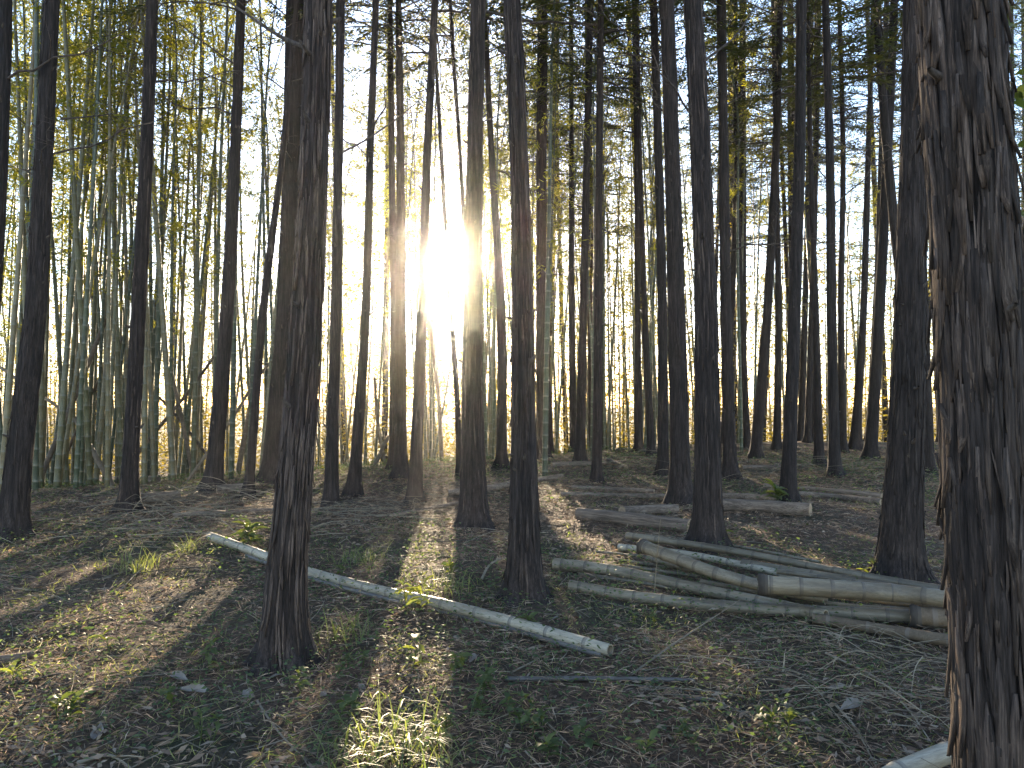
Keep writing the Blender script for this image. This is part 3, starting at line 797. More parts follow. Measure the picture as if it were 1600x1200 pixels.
(VF, t_) = leaf_mass(3600, 42, -150, 1750, 27, 56, .0, 9.0, .23, .75, 1.6); A.add(*VF, tint=t_)
obj('undergrowth', A.build('undergrowth', M['fleaf']), label='golden backlit undergrowth low behind the trunks', category='undergrowth', kind='stuff')

# ---------------------------------------------------------------- felled poles
def pole(label, pix, r0, r1, mat='pole', h=None, name='bamboo_pole', spacing=.21, ragged=False, group=None, sides=18, rings=True, both=True):
    """pix: (column, row[, height of the axis above the ground])"""
    P = []
    for q in pix:
        hh = q[2] if len(q) > 2 else (h if h is not None else r0 * .95)
        P.append(hit(q[0], q[1], hh))
    P = curve(np.array(P), 40); R = np.linspace(r0, r1, 40) * .80 * (1 + .02 * np.sin(np.linspace(0, 9, 40)))
    base = P.mean(0); base[2] = P[:, 2].min() - r0; P = P - base
    ang = math.atan2(P[-1, 1] - P[0, 1], P[-1, 0] - P[0, 0]); ca, sa = math.cos(ang), math.sin(ang)
    P = np.stack([P[:, 0] * ca + P[:, 1] * sa, -P[:, 0] * sa + P[:, 1] * ca, P[:, 2]], -1)      # the pole runs along its own x axis
    root = obj(name, None, loc=base, rot=(0, 0, ang), label=label, category='bamboo pole')
    if group: root['group'] = group
    me_, ns, seg = segmented('culm', P, R, M[mat], spacing, sides, .35)
    culm = obj('culm', me_, root)
    T_ = unit(np.gradient(P, axis=0))
    if rings:
        for q in ns:
            p = [float(np.interp(q, seg, P[:, k])) for k in range(3)]; d = [float(np.interp(q, seg, T_[:, k])) for k in range(3)]; r = float(np.interp(q, seg, R))
            o = obj('node_ring', RING, root, p, scale=(r, r, r)); o.rotation_euler = Vector(d).to_track_quat('Z', 'Y').to_euler()
    for end, sg in ((0, -1), (-1, 1)):
        r = float(R[end]); o = obj('cut_end', RAGGED if (ragged and end == 0) else CUT, root, P[end] + T_[end] * sg * .001, scale=(r, r, r))
        o.rotation_euler = Vector(T_[end] * sg).to_track_quat('Z', 'Y').to_euler()
    return root

# a node ring, a hollow cut end and a ragged root end, all of unit radius
def lathe(prof, sides=18, jag=0, seed=0):
    r_ = np.random.default_rng(seed); th = np.arange(sides) / sides * 2 * PI
    V = []
    for k, (r, z, j) in enumerate(prof):
        jz = r_.normal(0, jag * j, sides); jr = 1 + r_.normal(0, jag * .35 * j, sides)
        V.append(np.stack([np.cos(th) * r * jr, np.sin(th) * r * jr, z + jz], -1))
    V = np.concatenate(V); n = len(prof)
    i = np.arange(n - 1)[:, None] * sides; j = np.arange(sides)[None]; j2 = (j + 1) % sides
    F = np.stack([i + j, i + j2, i + sides + j2, i + sides + j], -1).reshape(-1, 4)
    return V, F
V_, F_ = lathe([(.99, -.10, 0), (1.05, -.04, 0), (1.02, .0, 0), (1.045, .04, 0), (.985, .10, 0)])
RING = mesh('node_ring', V_, F_, M['ring'], np.repeat([.2, .9, .1, .3], 18), smooth=True)
V_, F_ = lathe([(1.0, -.01, 0), (.99, .02, 0), (.80, .02, 0), (.77, -.5, 0), (.45, -.62, 0), (.02, -.64, 0)])
CUT = mesh('cut_end', V_, F_, M['inner'], np.repeat([.8, 1, .35, .15, .1], 18))
V_, F_ = lathe([(1.02, -.9, 0), (1.14, -.55, .6), (1.22, -.2, 1), (1.12, .12, 1), (.85, .16, 1), (.5, .02, 1), (.02, -.02, 0)], jag=.07, seed=4)
RAGGED = mesh('cut_end', V_, F_, M['root_end'], np.repeat([.5, .2, .1, .3, .2, .1], 18), smooth=True)

pole('long bleached bamboo pole lying diagonally across the clearing', [(328, 838), (380, 856), (480, 893), (600, 924), (700, 946), (800, 972), (953, 1016)], .056, .044, 'pale_pole', spacing=.30, ragged=False)
pole('dark split bamboo lying in the shadow under the long bleached pole', [(385, 868, .02), (480, 902, .02), (620, 940, .02), (760, 972, .02), (940, 1024, .02)], .024, .02, 'dark_pole', spacing=.3, rings=False)
pole('thin dark weathered bamboo stick lying level in front of the pile', [(790, 1061), (940, 1060), (1085, 1063)], .017, .015, 'dark_pole', spacing=.24, rings=True, sides=12)
pole('slender pale cane lying under the thin dark stick', [(920, 1066), (1010, 1072), (1105, 1080)], .006, .005, 'pole', spacing=.2, rings=False, sides=8)
pole('short dark bamboo piece below the right end of the thin dark stick', [(1068, 1091), (1118, 1093)], .012, .011, 'dark_pole', spacing=.2, rings=False, sides=10)
pole('pale thick bamboo at the bottom edge beside the nearest trunk', [(1375, 1222, .06), (1440, 1190, .07), (1500, 1172, .08), (1560, 1166, .08)], .05, .055, 'pale_pole', spacing=.3)
PG = None
pole('tan bamboo pole of the pile with clean round end nearest the middle trunk', [(866, 881), (940, 889), (1020, 904), (1110, 924), (1215, 946), (1290, 962)], .062, .05)
pole('front bamboo pole of the pile with dark end, curving along the ground', [(890, 915), (1000, 934), (1150, 949), (1300, 957), (1440, 964), (1520, 968)], .054, .056)
pole('brown root end of bamboo lying by the nearest trunk', [(1425, 962, .10), (1480, 966, .10), (1540, 968, .10)], .075, .07, 'dead_culm', spacing=.09, ragged=True)
pole('thickest bamboo on top of the pile with ragged root end', [(1187, 913, .24), (1300, 920, .24), (1400, 927, .23), (1475, 935, .22), (1560, 946, .2)], .078, .066, spacing=.19, ragged=True)
pole('grey bamboo with ragged dark end sloping down under the thickest one', [(1003, 853, .22), (1060, 874, .20), (1120, 896, .17), (1200, 918, .13), (1290, 936, .1)], .068, .05, spacing=.2, ragged=True)
pole('rearmost bamboo pole of the pile, closest to the big trunk behind', [(980, 837, .13), (1120, 857, .13), (1250, 881, .14), (1350, 900, .15), (1500, 926, .15)], .045, .034, spacing=.26)
pole('pale bamboo pole second from the back of the pile', [(967, 855, .06), (1080, 867, .08), (1225, 897, .10), (1330, 918, .10)], .042, .035, 'pale_pole', spacing=.26)
pole('straight pale bamboo emerging behind the thickest one', [(1160, 880, .10), (1300, 902, .11), (1400, 914, .12), (1510, 930, .12)], .042, .038, spacing=.26)
pole('topmost thin cane at the left of the pile', [(932, 862), (1010, 870), (1080, 879)], .017, .013, spacing=.2, sides=10, rings=False)
pole('middle thin cane at the left of the pile', [(960, 874), (1070, 889), (1130, 897)], .017, .013, spacing=.2, sides=10, rings=False)
pole('lowest thin cane at the left of the pile', [(972, 884), (1065, 897), (1120, 903)], .02, .015, spacing=.2, sides=10, rings=False)
pole('flattened pale bamboo wedged under the grey ragged one', [(1012, 872, .06), (1080, 890, .06), (1180, 918, .06)], .034, .03, spacing=.25)
pole('slim bamboo squeezed between the front and the thickest poles', [(1095, 909, .05), (1200, 929, .05), (1320, 947, .06), (1440, 954, .06)], .028, .026, 'dead_culm', spacing=.22, sides=12)
pole('dark slim bamboo running low through the middle of the pile', [(1060, 886, .07), (1200, 912, .08), (1340, 934, .09), (1500, 952, .1)], .03, .026, 'dead_culm', spacing=.24, sides=12)
pole('slim pale cane lying on top beside the thickest bamboo', [(1215, 893, .17), (1330, 908, .19), (1480, 926, .2)], .024, .02, spacing=.24, sides=12)
pole('thin cane poking out left between the two front poles', [(905, 897), (1010, 912), (1130, 934)], .02, .017, spacing=.24, sides=10, rings=False)
pole('thin split cane lying just behind the rearmost bamboo pole', [(1010, 836, .03), (1140, 852, .03), (1280, 878, .04)], .02, .016, spacing=.24, sides=10, rings=False)
pole('bamboo pole in the shade at the front foot of the pile', [(1270, 966, .04), (1380, 984, .05), (1500, 1004, .05)], .044, .046, 'dead_culm', spacing=.24)

# ---------------------------------------------------------------- fallen cedar logs and stump
def log(label, pix, r0, r1, h=None):
    P = np.array([hit(q[0], q[1], (h if h is not None else r0 * .85)) for q in pix]); P = curve(P, 16)
    base = P.mean(0); base[2] = P[:, 2].min() - r0; P = P - base
    ang = math.atan2(P[-1, 1] - P[0, 1], P[-1, 0] - P[0, 0]); ca, sa = math.cos(ang), math.sin(ang)
    P = np.stack([P[:, 0] * ca + P[:, 1] * sa, -P[:, 0] * sa + P[:, 1] * ca, P[:, 2]], -1)
    root = obj('fallen_log', None, loc=base, rot=(0, 0, ang), label=label, category='log')
    R = np.linspace(r0, r1, 16); sides = 16; V, F = tube(P, R, sides)
    dirs = unit(V - np.repeat(P, sides, 0)); V = V + dirs * (r0 * .22 * (vnoise(V[:, 0] * 6, V[:, 1] * 14, V[:, 2] * 14, 3) - .5))[:, None]
    obj('bark', mesh('bark', V, F, M['log'], np.full(len(F), .5), smooth=True), root)
    T_ = unit(np.gradient(P, axis=0))
    for e, sg in ((0, -1), (-1, 1)):
        o = obj('cut_face', LOGCUT, root, P[e] + T_[e] * sg * .002, scale=(float(R[e]),) * 3)
        o.rotation_euler = Vector(T_[e] * sg).to_track_quat('Z', 'Y').to_euler()
V_, F_ = lathe([(1.0, -.05, 0), (.97, .02, .4), (.86, .03, .4), (.6, .0, .3), (.3, .02, .3), (.02, .02, 0)], jag=.05, seed=2)
LOGCUT = mesh('cut_face', V_, F_, M['cut'], np.repeat([.1, .5, .9, .5, .8], 18))
log('brown log lying left of the two big trunks, nearer one of two', [(903, 803), (990, 812), (1078, 823)], .078, .085)
log('brown log lying left of the two big trunks, farther one of two', [(972, 800), (1015, 797), (1058, 795)], .07, .06)
log('short thick log with pale sawn end right of the two big trunks', [(1112, 789), (1190, 792), (1266, 797)], .085, .09)
log('long thin log lying past the trunk with pale plants, nearer one', [(1200, 769), (1290, 775), (1378, 785)], .045, .05)
log('long thin log lying past the trunk with pale plants, farther one', [(1195, 759), (1290, 767), (1378, 776)], .045, .05)
log('dark log just behind the short sawn log', [(1128, 775), (1180, 777), (1232, 779)], .05, .05)
log('thin far pole on the ground behind the sawn log', [(1160, 731), (1200, 730), (1240, 732)], .05, .04)
log('straight thin log lying level in the middle distance, upper one', [(893, 762), (950, 764), (1022, 768)], .04, .035)
log('straight thin log lying level in the middle distance, lower one', [(876, 772), (960, 774), (1046, 776)], .035, .04)
log('thin log between the cedar by the sun and the middle trunk', [(700, 770), (756, 764), (800, 757)], .05, .055)
log('short log right of the middle trunk near the thin bamboo', [(838, 750), (860, 747), (878, 744)], .05, .045)
log('far log on the crest left of the double stems', [(862, 727), (900, 725), (946, 723)], .06, .05)
log('small pale log on the crest right of the double stems', [(950, 719), (965, 725), (978, 731)], .045, .05)
log('thin fallen stem sloping up towards the cedar by the sun', [(612, 806), (660, 797), (716, 786)], .03, .026)
log('dark log at the foot of the dark straight left cedar', [(214, 780), (245, 777), (278, 773)], .085, .06)
log('log on the crest right of the cedar heaped with twigs', [(338, 764), (360, 762), (386, 760)], .06, .055)
log('small weathered log at the left edge of the clearing', [(-12, 1033), (20, 1029), (49, 1023)], .03, .026)
log('long grey log lying behind the big foreground trunk', [(270, 806), (340, 801), (430, 797)], .035, .03)
# stump
p = hit(241, 755); V_, F_ = lathe([(1.25, -.4, 0), (1.05, .2, .4), (.98, 1.25, .4), (.9, 1.4, 1), (.4, 1.32, .5), (.02, 1.34, 0)], 18, .05, 9)
root = obj('tree_stump', None, loc=p, label='small cut stump on the crest behind the dark straight left cedar', category='stump')
obj('bark', mesh('bark', V_[:18 * 4] * .1, F_[:18 * 3], M['log'], np.full(54, .5), smooth=True), root)
n0 = 18 * 3; obj('cut_face', mesh('cut_face', V_[n0:] * .1 * np.array([1, 1, 1.0]), F_[54:] - n0, M['cut'], np.full(len(F_) - 54, .6)), root)

# ---------------------------------------------------------------- forest floor
rng = np.random.default_rng(8)
def scatter(n, dlo, dhi, margin=1.2, power=1.0):
    d = dlo + (dhi - dlo) * rng.uniform(0, 1, n) ** power
    u = rng.uniform(-.70, .70, n) * margin
    return u * d, d
def green(x, y):   # where the floor is green, 0..1
    g = vnoise(x * .55 + 3, y * .55, 0.7, 21) * .6 + vnoise(x * 1.6, y * 1.6, 4.7, 22) * .4
    return np.clip((g - .38) / .2, 0, 1)
# dry needles and straw
A = Acc(); n = 260000; x, y = scatter(n, 1.3, 19, power=1.15)
keep = rng.random(n) > green(x, y) * .4 + .45 * (vnoise(x * 2.2, y * 2.2, 9.0, 31) < .42); x, y = x[keep], y[keep]; n = len(x)
z = ground(x, y) + rng.uniform(.0, .034, n)
D = randdir(n, -.12, .32); L = rng.uniform(.03, .12, n) * (.8 + y / 20)
A.add(*blades(np.stack([x, y, z], -1), D, unit(np.array([0, 0, 1.0]) + rng.normal(0, .5, (n, 3))), L, rng.uniform(.0016, .0042, n) * (.8 + y / 6), .5), tint=rng.beta(1.3, 2.0, n))
obj('needle_litter', A.build('needle_litter', M['needle']), label='brown fallen needles and straw covering the ground', category='litter', kind='stuff')
# pale straw
A = Acc(); n = 26000; x, y = scatter(n, 1.4, 18, power=1.1); keep = rng.random(n) < .15 + 1.2 * np.clip(vnoise(x * .9, y * .9, 2.0, 33) - .35, 0, 1); x, y = x[keep], y[keep]; n = len(x)
z = ground(x, y) + rng.uniform(.01, .05, n)
A.add(*blades(np.stack([x, y, z], -1), randdir(n, -.08, .22), unit(np.array([0, 0, 1.0]) + rng.normal(0, .5, (n, 3))), rng.uniform(.06, .19, n), rng.uniform(.0013, .0032, n) * (.8 + y / 6), .5), tint=rng.beta(1.6, 1.8, n))
obj('straw', A.build('straw', M['straw']), label='pale dry straw lying loose over the brown litter', category='litter', kind='stuff')
# grass
A = Acc(); n = 46000; x, y = scatter(n, 1.4, 19, power=1.1); keep = rng.random(n) < green(x, y) * .9 + .02; x, y = x[keep], y[keep]; n = len(x)
z = ground(x, y); D = randdir(n, .05, .95); L = rng.uniform(.03, .10, n)
A.add(*blades(np.stack([x, y, z], -1), D, randdir(n, -.3, .3), L, rng.uniform(.002, .0042, n) * (.8 + y / 7), .4), tint=rng.uniform(0, 1, n))
obj('grass', A.build('grass', M['grass']), label='short sparse grass growing through the litter', category='grass', kind='stuff')
# small leafy ground cover
A = Acc(); n = 95000; x, y = scatter(n, 1.4, 20, power=1.0); keep = rng.random(n) < green(x + 1.3, y - .6) * .8 + .06; x, y = x[keep], y[keep]; n = len(x)
hgt = rng.uniform(.01, .13, n) * (.4 + .8 * green(x + 1.3, y - .6)); z = ground(x, y) + hgt
A.add(*blades(np.stack([x, y, z], -1), randdir(n, -.3, .5), unit(np.array([0, 0, 1.0]) + rng.normal(0, .45, (n, 3))), rng.uniform(.014, .036, n) * (.8 + y / 16), rng.uniform(.008, .018, n) * (.8 + y / 12), .45), tint=rng.uniform(0, 1, n))
obj('ground_cover', A.build('ground_cover', M['cover']), label='low creeping leafy plants between the trunks', category='ground cover', kind='stuff')
# small dry leaves
A = Acc(); n = 60000; x, y = scatter(n, 1.4, 18, power=1.1); keep = rng.random(n) < 1.5 * np.clip(vnoise(x * 1.3, y * 1.3, 5.0, 41) - .3, 0, 1) ** 1.3 + .08; x, y = x[keep], y[keep]; n = len(x); z = ground(x, y) + rng.uniform(.004, .035, n)
A.add(*blades(np.stack([x, y, z], -1), randdir(n, -.2, .35), unit(np.array([0, 0, 1.0]) + rng.normal(0, .5, (n, 3))), rng.uniform(.03, .085, n), rng.uniform(.008, .026, n), .45), tint=rng.beta(1.3, 2.2, n))
obj('leaf_litter', A.build('leaf_litter', M['dryleaf']), label='scattered small dry leaves on the ground', category='litter', kind='stuff')
# fine twigs too many to count
def twig_points(x, y, L, a, lift, k=5):
    s = np.linspace(0, 1, k); r_ = rng.normal(0, .06, 2)
    px = x + math.cos(a) * L * (s - .5) + -math.sin(a) * L * r_[0] * np.sin(s * 3.1); py = y + math.sin(a) * L * (s - .5) + math.cos(a) * L * r_[0] * np.sin(s * 3.1)
    return np.stack([px, py, ground(px, py) + .008 + lift * s], -1)
A = Acc()
xs, ys = scatter(2600, 1.5, 15, power=1.1)
for x, y in zip(xs, ys):
    L = rng.uniform(.12, .6); A.add(*tube(twig_points(x, y, L, rng.uniform(0, 6.28), rng.uniform(0, .05)), np.linspace(.0032, .001, 5) * rng.uniform(.5, 1.5), 3), tint=rng.uniform(0, 1) ** 1.5)
obj('fine_twigs', A.build('fine_twigs', M['twig']), label='fine dry twigs strewn all over the ground', category='twigs', kind='stuff')
# brush heaps
def brush(label, px, py, wx, wy, n, hgt, Lr=(.3, 1.2), thick=1.0):
    c = hit(px, py); A = Acc()
    for k in range(n):
        x = rng.normal(0, wx); y = rng.normal(0, wy); L = rng.uniform(*Lr); a = rng.normal(0, .7) + (PI if rng.random() < .5 else 0)
        P = twig_points(c[0] + x, c[1] + y, L, a, 0, 7); P[:, 2] += rng.uniform(0, hgt) * np.exp(-(x / wx) ** 2 * .5) + .1 * rng.normal() * np.linspace(-.5, .5, 7) * L + np.abs(rng.normal(0, .06)) * np.sin(np.linspace(0, 3.1, 7))
        P[:, 2] = np.maximum(P[:, 2], ground(P[:, 0], P[:, 1]) + .005)
        A.add(*tube(P - c, np.linspace(.0042, .0012, 7) * rng.uniform(.5, 1.4) * thick, 4), tint=rng.uniform(.0, 1))
    obj('brush_heap', A.build('brush_heap', M['twig']), loc=c, label=label, category='brush heap', kind='stuff')
brush('heap of dry twigs at the foot of the leaning left cedar', 330, 795, .8, .5, 130, .28)
brush('low heap of pale twigs left of the long bleached pole', 270, 830, 1.0, .5, 110, .12)
brush('dry sticks scattered between the slim cedars left of the sun', 590, 815, .9, .6, 90, .15)
brush('fan of dry bamboo twigs in front of the pile by the nearest trunk', 1400, 1030, .5, .3, 90, .05, (.2, .8), .55)
brush('tangle of bent dry twigs at the bottom right by the nearest trunk', 1330, 1110, .4, .25, 60, .06, (.2, .7), .6)
brush('dry stems around the narrow cedar left of the two big trunks', 1035, 735, .7, .5, 60, .35, (.3, .9))
brush('dry sticks on the crest behind the double stems', 960, 742, 1.5, .8, 70, .12)
brush('dry stems and leaves on the slope right of the sawn log', 1330, 740, 1.6, .8, 110, .25)

# single branches on the ground that stand out
def fallen_branch(label, pix, r, tint, forks=2, lift=0.0):
    P = np.array([hit(q[0], q[1], (q[2] if len(q) > 2 else .012)) for q in pix]); P = curve(P, 14); base = P[0].copy(); base[2] -= r
    P = P - base; A = Acc(); A.add(*tube(P, np.linspace(r, r * .4, 14), 6), tint=tint)
    root = obj('fallen_branch', None, loc=base, label=label, category='branch'); obj('stem', A.build('stem', M['twig'], True), root)
    d0 = unit(P[-1] - P[0])
    for k in range(forks):
        i = rng.integers(4, 12); d = unit(d0 + np.append(rng.normal(0, .6, 2), rng.uniform(0, .25))); l = rng.uniform(.1, .3)
        V, F = tube(np.array([P[i], P[i] + d * l * .5, P[i] + d * l + [0, 0, -.01]]), [r * .5, r * .35, r * .2], 4)
        obj('side_twig', mesh('side_twig', V, F, M['twig'], np.full(len(F), tint)), root)
fallen_branch('long thin bare twig leaning up onto the front pole of the pile', [(985, 1055), (1050, 1008, .06), (1110, 968, .12), (1157, 937, .17)], .007, .35, 1)
fallen_branch('thin pale stem sticking up through the bamboo pile', [(1022, 930), (1026, 880, .3), (1032, 812, .72)], .004, .8, 2)
fallen_branch('long pale twig curving down to the tangle at bottom right', [(1290, 1020), (1370, 1060), (1420, 1110), (1455, 1160)], .007, .95, 2)
fallen_branch('forked pale twig lying beside the pale thick bamboo', [(1305, 1100), (1335, 1135), (1352, 1165), (1370, 1200)], .007, .9, 3)
fallen_branch('dry stick slanting at the bottom, right of the grass tuft', [(838, 1115), (868, 1142), (900, 1175)], .006, .75, 2)
fallen_branch('short upright pale splinter standing before the pile', [(1223, 1050), (1225, 1035, .05), (1226, 1020, .1)], .006, .95, 0)
fallen_branch('dark twig lying at the left under the sunlit patch', [(40, 1000), (70, 990), (140, 968), (215, 955)], .008, .1, 3)
fallen_branch('dark branch end at the left edge with bright leaves', [(10, 1068), (50, 1062), (88, 1053)], .012, .1, 1)
fallen_branch('crooked twig in front of the big foreground trunk', [(402, 1095), (425, 1130), (450, 1160), (490, 1198)], .007, .5, 3)
fallen_branch('pale crooked stick at the bottom left corner', [(120, 1192), (170, 1180), (205, 1200)], .009, .7, 2)
fallen_branch('curved grey root-like branch left of the middle trunk', [(752, 906), (762, 886, .03), (775, 876, .05), (790, 872)], .012, .7, 1)
fallen_branch('long straight dry stem lying left of the big foreground trunk', [(160, 905), (230, 880), (300, 862)], .006, .7, 2)
fallen_branch('dry twig arching over the grass before the leaning left cedar', [(190, 920), (220, 890, .05), (255, 868, .1), (300, 852)], .005, .8, 2)
fallen_branch('thin twig lying from the pale pole end towards the dark stick', [(800, 1050), (830, 1035), (862, 1018)], .006, .6, 0)
fallen_branch('dark stick lying left of the bright patch at the big trunk', [(205, 1085), (250, 1070), (330, 1060)], .006, .2, 2)
fallen_branch('long twig crossing the ground below the pile', [(1180, 1037), (1250, 1058), (1330, 1075)], .006, .3, 2)
fallen_branch('pale stem running along the foot of the pile', [(1290, 988), (1370, 1004), (1460, 1024)], .006, .85, 2)

# pale papery sheaths and big dry leaves
def sheath_mesh(seed):
    r_ = np.random.default_rng(seed); n, m = 6, 4; s = np.linspace(0, 1, n); u = np.linspace(-1, 1, m)
    S, U = np.meshgrid(s, u, indexing='ij'); W = .028 * np.sin(np.clip(S * 1.0 + .12, 0, 1) * PI) ** .7 + .002
    curl = r_.uniform(.6, 1.4); V = np.stack([S * .14, U * W, .012 + curl * .5 * W * U ** 2 + .02 * np.sin(S * 3 + r_.uniform(0, 6)) + r_.normal(0, .002, S.shape)], -1).reshape(-1, 3)
    i = (np.arange(n - 1)[:, None] * m + np.arange(m - 1)[None]).ravel(); F = np.stack([i, i + m, i + m + 1, i + 1], -1)
    return mesh('dry_sheath', V, F, M['sheath'], r_.uniform(0, 1, len(F)), smooth=True)
SH = [sheath_mesh(i) for i in range(5)]
for px, py in [(68, 1030), (357, 1045), (130, 1092), (215, 1140), (148, 1158), (388, 1083), (318, 1089), (270, 1062), (590, 940), (820, 995), (505, 1085), (310, 935), (1010, 1000), (880, 968),
               (1237, 1083), (1285, 1090), (1375, 1110), (1340, 1105), (1130, 1105), (1240, 1110), (1265, 985), (730, 1040), (745, 1030), (420, 1062), (1320, 1080), (982, 966), (700, 1020), (560, 1075), (300, 1180), (1180, 1040)]:
    p = hit(px, py); obj('dry_sheath', SH[rng.integers(5)], loc=p, rot=(rng.normal(0, .3), rng.normal(0, .25), rng.uniform(0, 6.28)), scale=float(rng.uniform(.5, 1.05)),
        label='pale curled papery sheath or big dry leaf lying on the ground', category='dry leaf', group='pale dry sheaths on the ground')

# seedlings: stem with separate leaves
def leaf_shape(fold, seed):
    s = np.array([0, .2, .5, .8, 1.0]); wv = np.array([.03, .16, .2, .11, .005]); V = []; 
    for a, b in zip(s, wv):
        zz = .12 * math.sin(a * 2.6) - .1 * a * a
        V += [[a, -b, zz + fold * b], [a, 0, zz], [a, b, zz + fold * b]]
    F = []
    for k in range(4):
        for c in (0, 1): F.append([k * 3 + c, k * 3 + 3 + c, k * 3 + 4 + c, k * 3 + 1 + c])
    return mesh('leaf', np.array(V), np.array(F), M['plant'], np.full(8, [.2, .5, .8][seed]), smooth=True)
LEAF = [leaf_shape(.5, i) for i in range(3)]
def seedling(label, px, py, hgt, n, ll, wide=1.0, tone=None, stems=1):
    p = hit(px, py); root = obj('seedling', None, loc=p, label=label, category='plant')
    for q in range(stems):
        o = np.array([rng.normal(0, .05), rng.normal(0, .05), 0]) if stems > 1 else np.zeros(3)
        tip = o + np.array([rng.normal(0, .2), rng.normal(0, .2), 1.0]) * hgt * rng.uniform(.75, 1.1); P = curve([o - [0, 0, .02], (o + tip) / 2 + rng.normal(0, .02, 3), tip], 6)
        V, F = tube(P, np.linspace(.004, .0015, 6), 5); obj('stem', mesh('stem', V, F, M['plant'], np.full(len(F), .3)), root)
        for k in range(n):
            t = .3 + .7 * (k + .5) / n; b = np.array([np.interp(t, np.linspace(0, 1, 6), P[:, c]) for c in range(3)])
            s = ll * rng.uniform(.65, 1.15)
            obj('leaf', LEAF[tone if tone is not None else rng.integers(3)], root, b, (rng.normal(0, .3), rng.uniform(-.7, .35), k * 2.4 + rng.uniform(-.5, .5)), (s, s * wide, s))
seedling('bright backlit broad leaved seedling right of the big trunk base', 640, 1052, .22, 7, .11, 1.1, 2)
seedling('small bright green plant on the dark ground at lower left', 268, 1118, .14, 8, .07, 1.4)
seedling('backlit young bamboo sprout growing beside the long pale pole', 652, 958, .26, 12, .13, .5, 2, 2)
seedling('dark leafy seedling growing against the lower part of the long pale pole', 818, 990, .14, 9, .10, .9, 0)
seedling('leafy plant in front of the big foreground trunk', 470, 1088, .14, 9, .065, 1.4)
seedling('leafy seedling just left of the big trunk base', 328, 1050, .16, 9, .07, 1.2)
seedling('plant with dark leaves beside the far end of the long pale pole', 388, 858, .25, 14, .17, .8, 0, 2)
seedling('low yellow green plant at the left edge by the branch end', 20, 1070, .09, 7, .08, .7, 2)
seedling('yellow green sprout on the ground left of the big trunk', 172, 1022, .12, 6, .09, .5, 2)
seedling('broad pale green plant at the bottom, left of centre right', 905, 1170, .12, 8, .075, 1.3)
seedling('pale green plant at the bottom below the dark stick', 850, 1195, .12, 9, .08, 1.3)
seedling('dense dark leafy plant in the shadow right of the grass tuft', 745, 1110, .14, 10, .05, 1.4, 0, 3)
seedling('dark leafy plant right of the sunlit seedling', 720, 1055, .14, 9, .06, 1.3, 0, 2)
seedling('small leafy plant below the dark stick', 800, 1120, .12, 8, .05, 1.4, 0, 2)
seedling('pale green plant at the foot of the dark right cedar', 1225, 792, .3, 10, .2, .9, 0, 2)
seedling('bright little plant behind the right big trunk base', 1131, 856, .16, 6, .12, .9, 2)
seedling('backlit plants in the sunny strip between sun cedar and pole', 690, 905, .13, 8, .08, 1.0, 2, 2)
seedling('young plant left of the base of the broad right cedar', 1358, 905, .22, 9, .12, .9)
seedling('small plant beside the long pole near its middle', 535, 910, .12, 8, .07, 1.0)
seedling('plant with limp leaves at the bottom edge in the middle', 1005, 1185, .1, 9, .06, 1.2)
for lab, px, py in (('dark leafy seedling at the bottom edge right of the bright tuft', 700, 1160), ('small dark seedling under the left end of the dark stick', 770, 1085), ('low dark seedling beside the twig at bottom centre', 830, 1150),
                    ('dark little plant left of the bright grass tuft', 540, 1130), ('leafy plant at the bottom edge below the dark stick right end', 1085, 1165), ('small green plant on the litter left of the nearest trunk', 1200, 1150),
                    ('seedling left of the small weathered log', 90, 1130), ('seedling on the ground at the very bottom left', 330, 1165), ('small plant in the shade before the front pole', 1010, 985), ('small plant right of the big trunk roots', 560, 1045)):
    seedling(lab, px, py, float(rng.uniform(.08, .14)), 9, float(rng.uniform(.04, .07)), 1.3, 0, 3)
# grass tufts
def tuft(label, px, py, n, L, spread):
    p = hit(px, py); A = Acc()
    for k in range(n):
        o = np.append(rng.normal(0, spread, 2), 0); a = rng.uniform(0, 6.28); l = L * rng.uniform(.5, 1.15); out_ = rng.uniform(.3, 1.3); q = np.linspace(0, 1, 5)
        d = np.array([math.cos(a), math.sin(a), 0]); P = o + d * (q ** 1.4 * l * out_)[:, None] + np.array([0, 0, 1.0]) * (q * l * .9 - q ** 2.5 * l * .55 * out_)[:, None]
        S = unit(np.cross(d, [0, 0, 1.0])); wv = np.array([.0025, .0035, .003, .002, .0004])[:, None]
        V = np.stack([P - S * wv, P + S * wv], 1).reshape(-1, 3); i = np.arange(4)[:, None] * 2
        A.add(V, np.concatenate([i, i + 1, i + 3, i + 2], 1), tint=rng.uniform(0, 1))
    root = obj('grass_tuft', A.build('grass_tuft', M['grass']), loc=p, label=label, category='grass')
tuft('large bright grass tuft at the bottom edge left of centre', 612, 1185, 190, .30, .16)
tuft('grass tuft in front of the leaning left cedar', 215, 893, 70, .36, .09)
tuft('grass tuft right of the big trunk below the long pole', 540, 1000, 60, .26, .10)
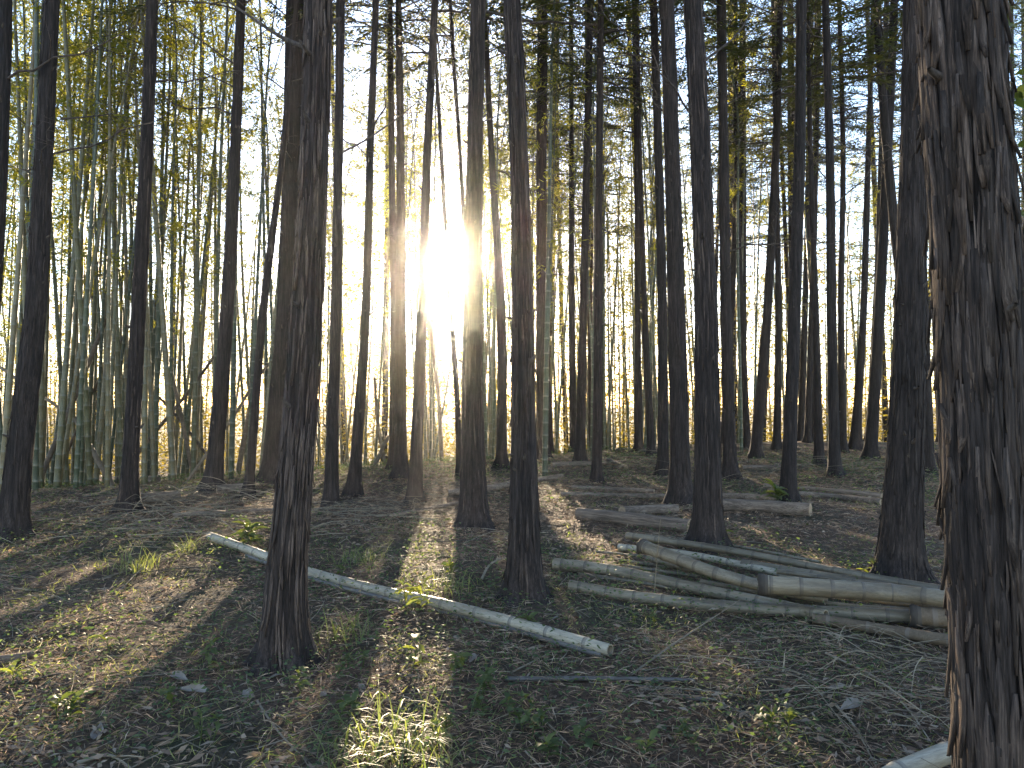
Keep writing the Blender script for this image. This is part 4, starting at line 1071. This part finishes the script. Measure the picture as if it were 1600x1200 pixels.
tuft('sunlit grass tuft beside the long pole under the sun', 560, 880, 50, .28, .12)
tuft('small grass tuft beside the bleached pole at its left end', 290, 862, 40, .26, .08)
tuft('grass in the sunny strip before the middle trunk', 700, 925, 60, .24, .12)

# ivy on the nearest trunk's right side
t = T['near']; ivy = obj('ivy', None, loc=t.base, label='dark ivy climbing the right side of the nearest trunk', category='plant')
zz = np.linspace(1.5, 3.1, 30); aa = -.35 + .25 * np.sin(zz * 3); R = t_radius(t, zz, aa) + .012; C = t_centre(t, zz) + np.stack([np.cos(aa) * R, np.sin(aa) * R, 0 * zz], -1) - t.base
V, F = tube(C, np.full(30, .004), 5); obj('stem', mesh('stem', V, F, M['twig'], np.full(len(F), .2)), ivy)
for k in range(46):
    i = rng.integers(30); a = aa[i] + rng.normal(0, .35); r2 = R[i] + rng.uniform(0, .03)
    p = t_centre(t, zz[i:i + 1])[0] + np.array([math.cos(a) * r2, math.sin(a) * r2, rng.normal(0, .03)]) - t.base
    s = rng.uniform(.035, .06); obj('leaf', LEAF[0], ivy, p, (rng.normal(0, .6), rng.uniform(.2, 1.2), a + rng.normal(0, .6)), (s, s * 1.8, s))

# ---------------------------------------------------------------- added haze, standing in for lens glare around the sun
def haze():
    m, t, out = new_mat('glare_haze')
    v = t.nodes.new('ShaderNodeVolumePrincipled')
    v.inputs['Color'].default_value = (.97, .96, .95, 1); v.inputs['Density'].default_value = HAZE_DENSITY; v.inputs['Anisotropy'].default_value = HAZE_G
    t.links.new(v.outputs[0], out.inputs['Volume'])
    x0, x1, y0, y1, z0, z1 = -75, 75, -12, 90, -8.0, 24.0
    V = [[x, y, z] for z in (z0, z1) for y in (y0, y1) for x in (x0, x1)]
    F = [[0, 2, 3, 1], [4, 5, 7, 6], [0, 1, 5, 4], [2, 6, 7, 3], [0, 4, 6, 2], [1, 3, 7, 5]]
    obj('haze', mesh('haze', V, np.array(F), m), kind='stuff', label='thin haze added to give the glare around the sun', category='haze')
if HAZE_DENSITY > 0: haze()
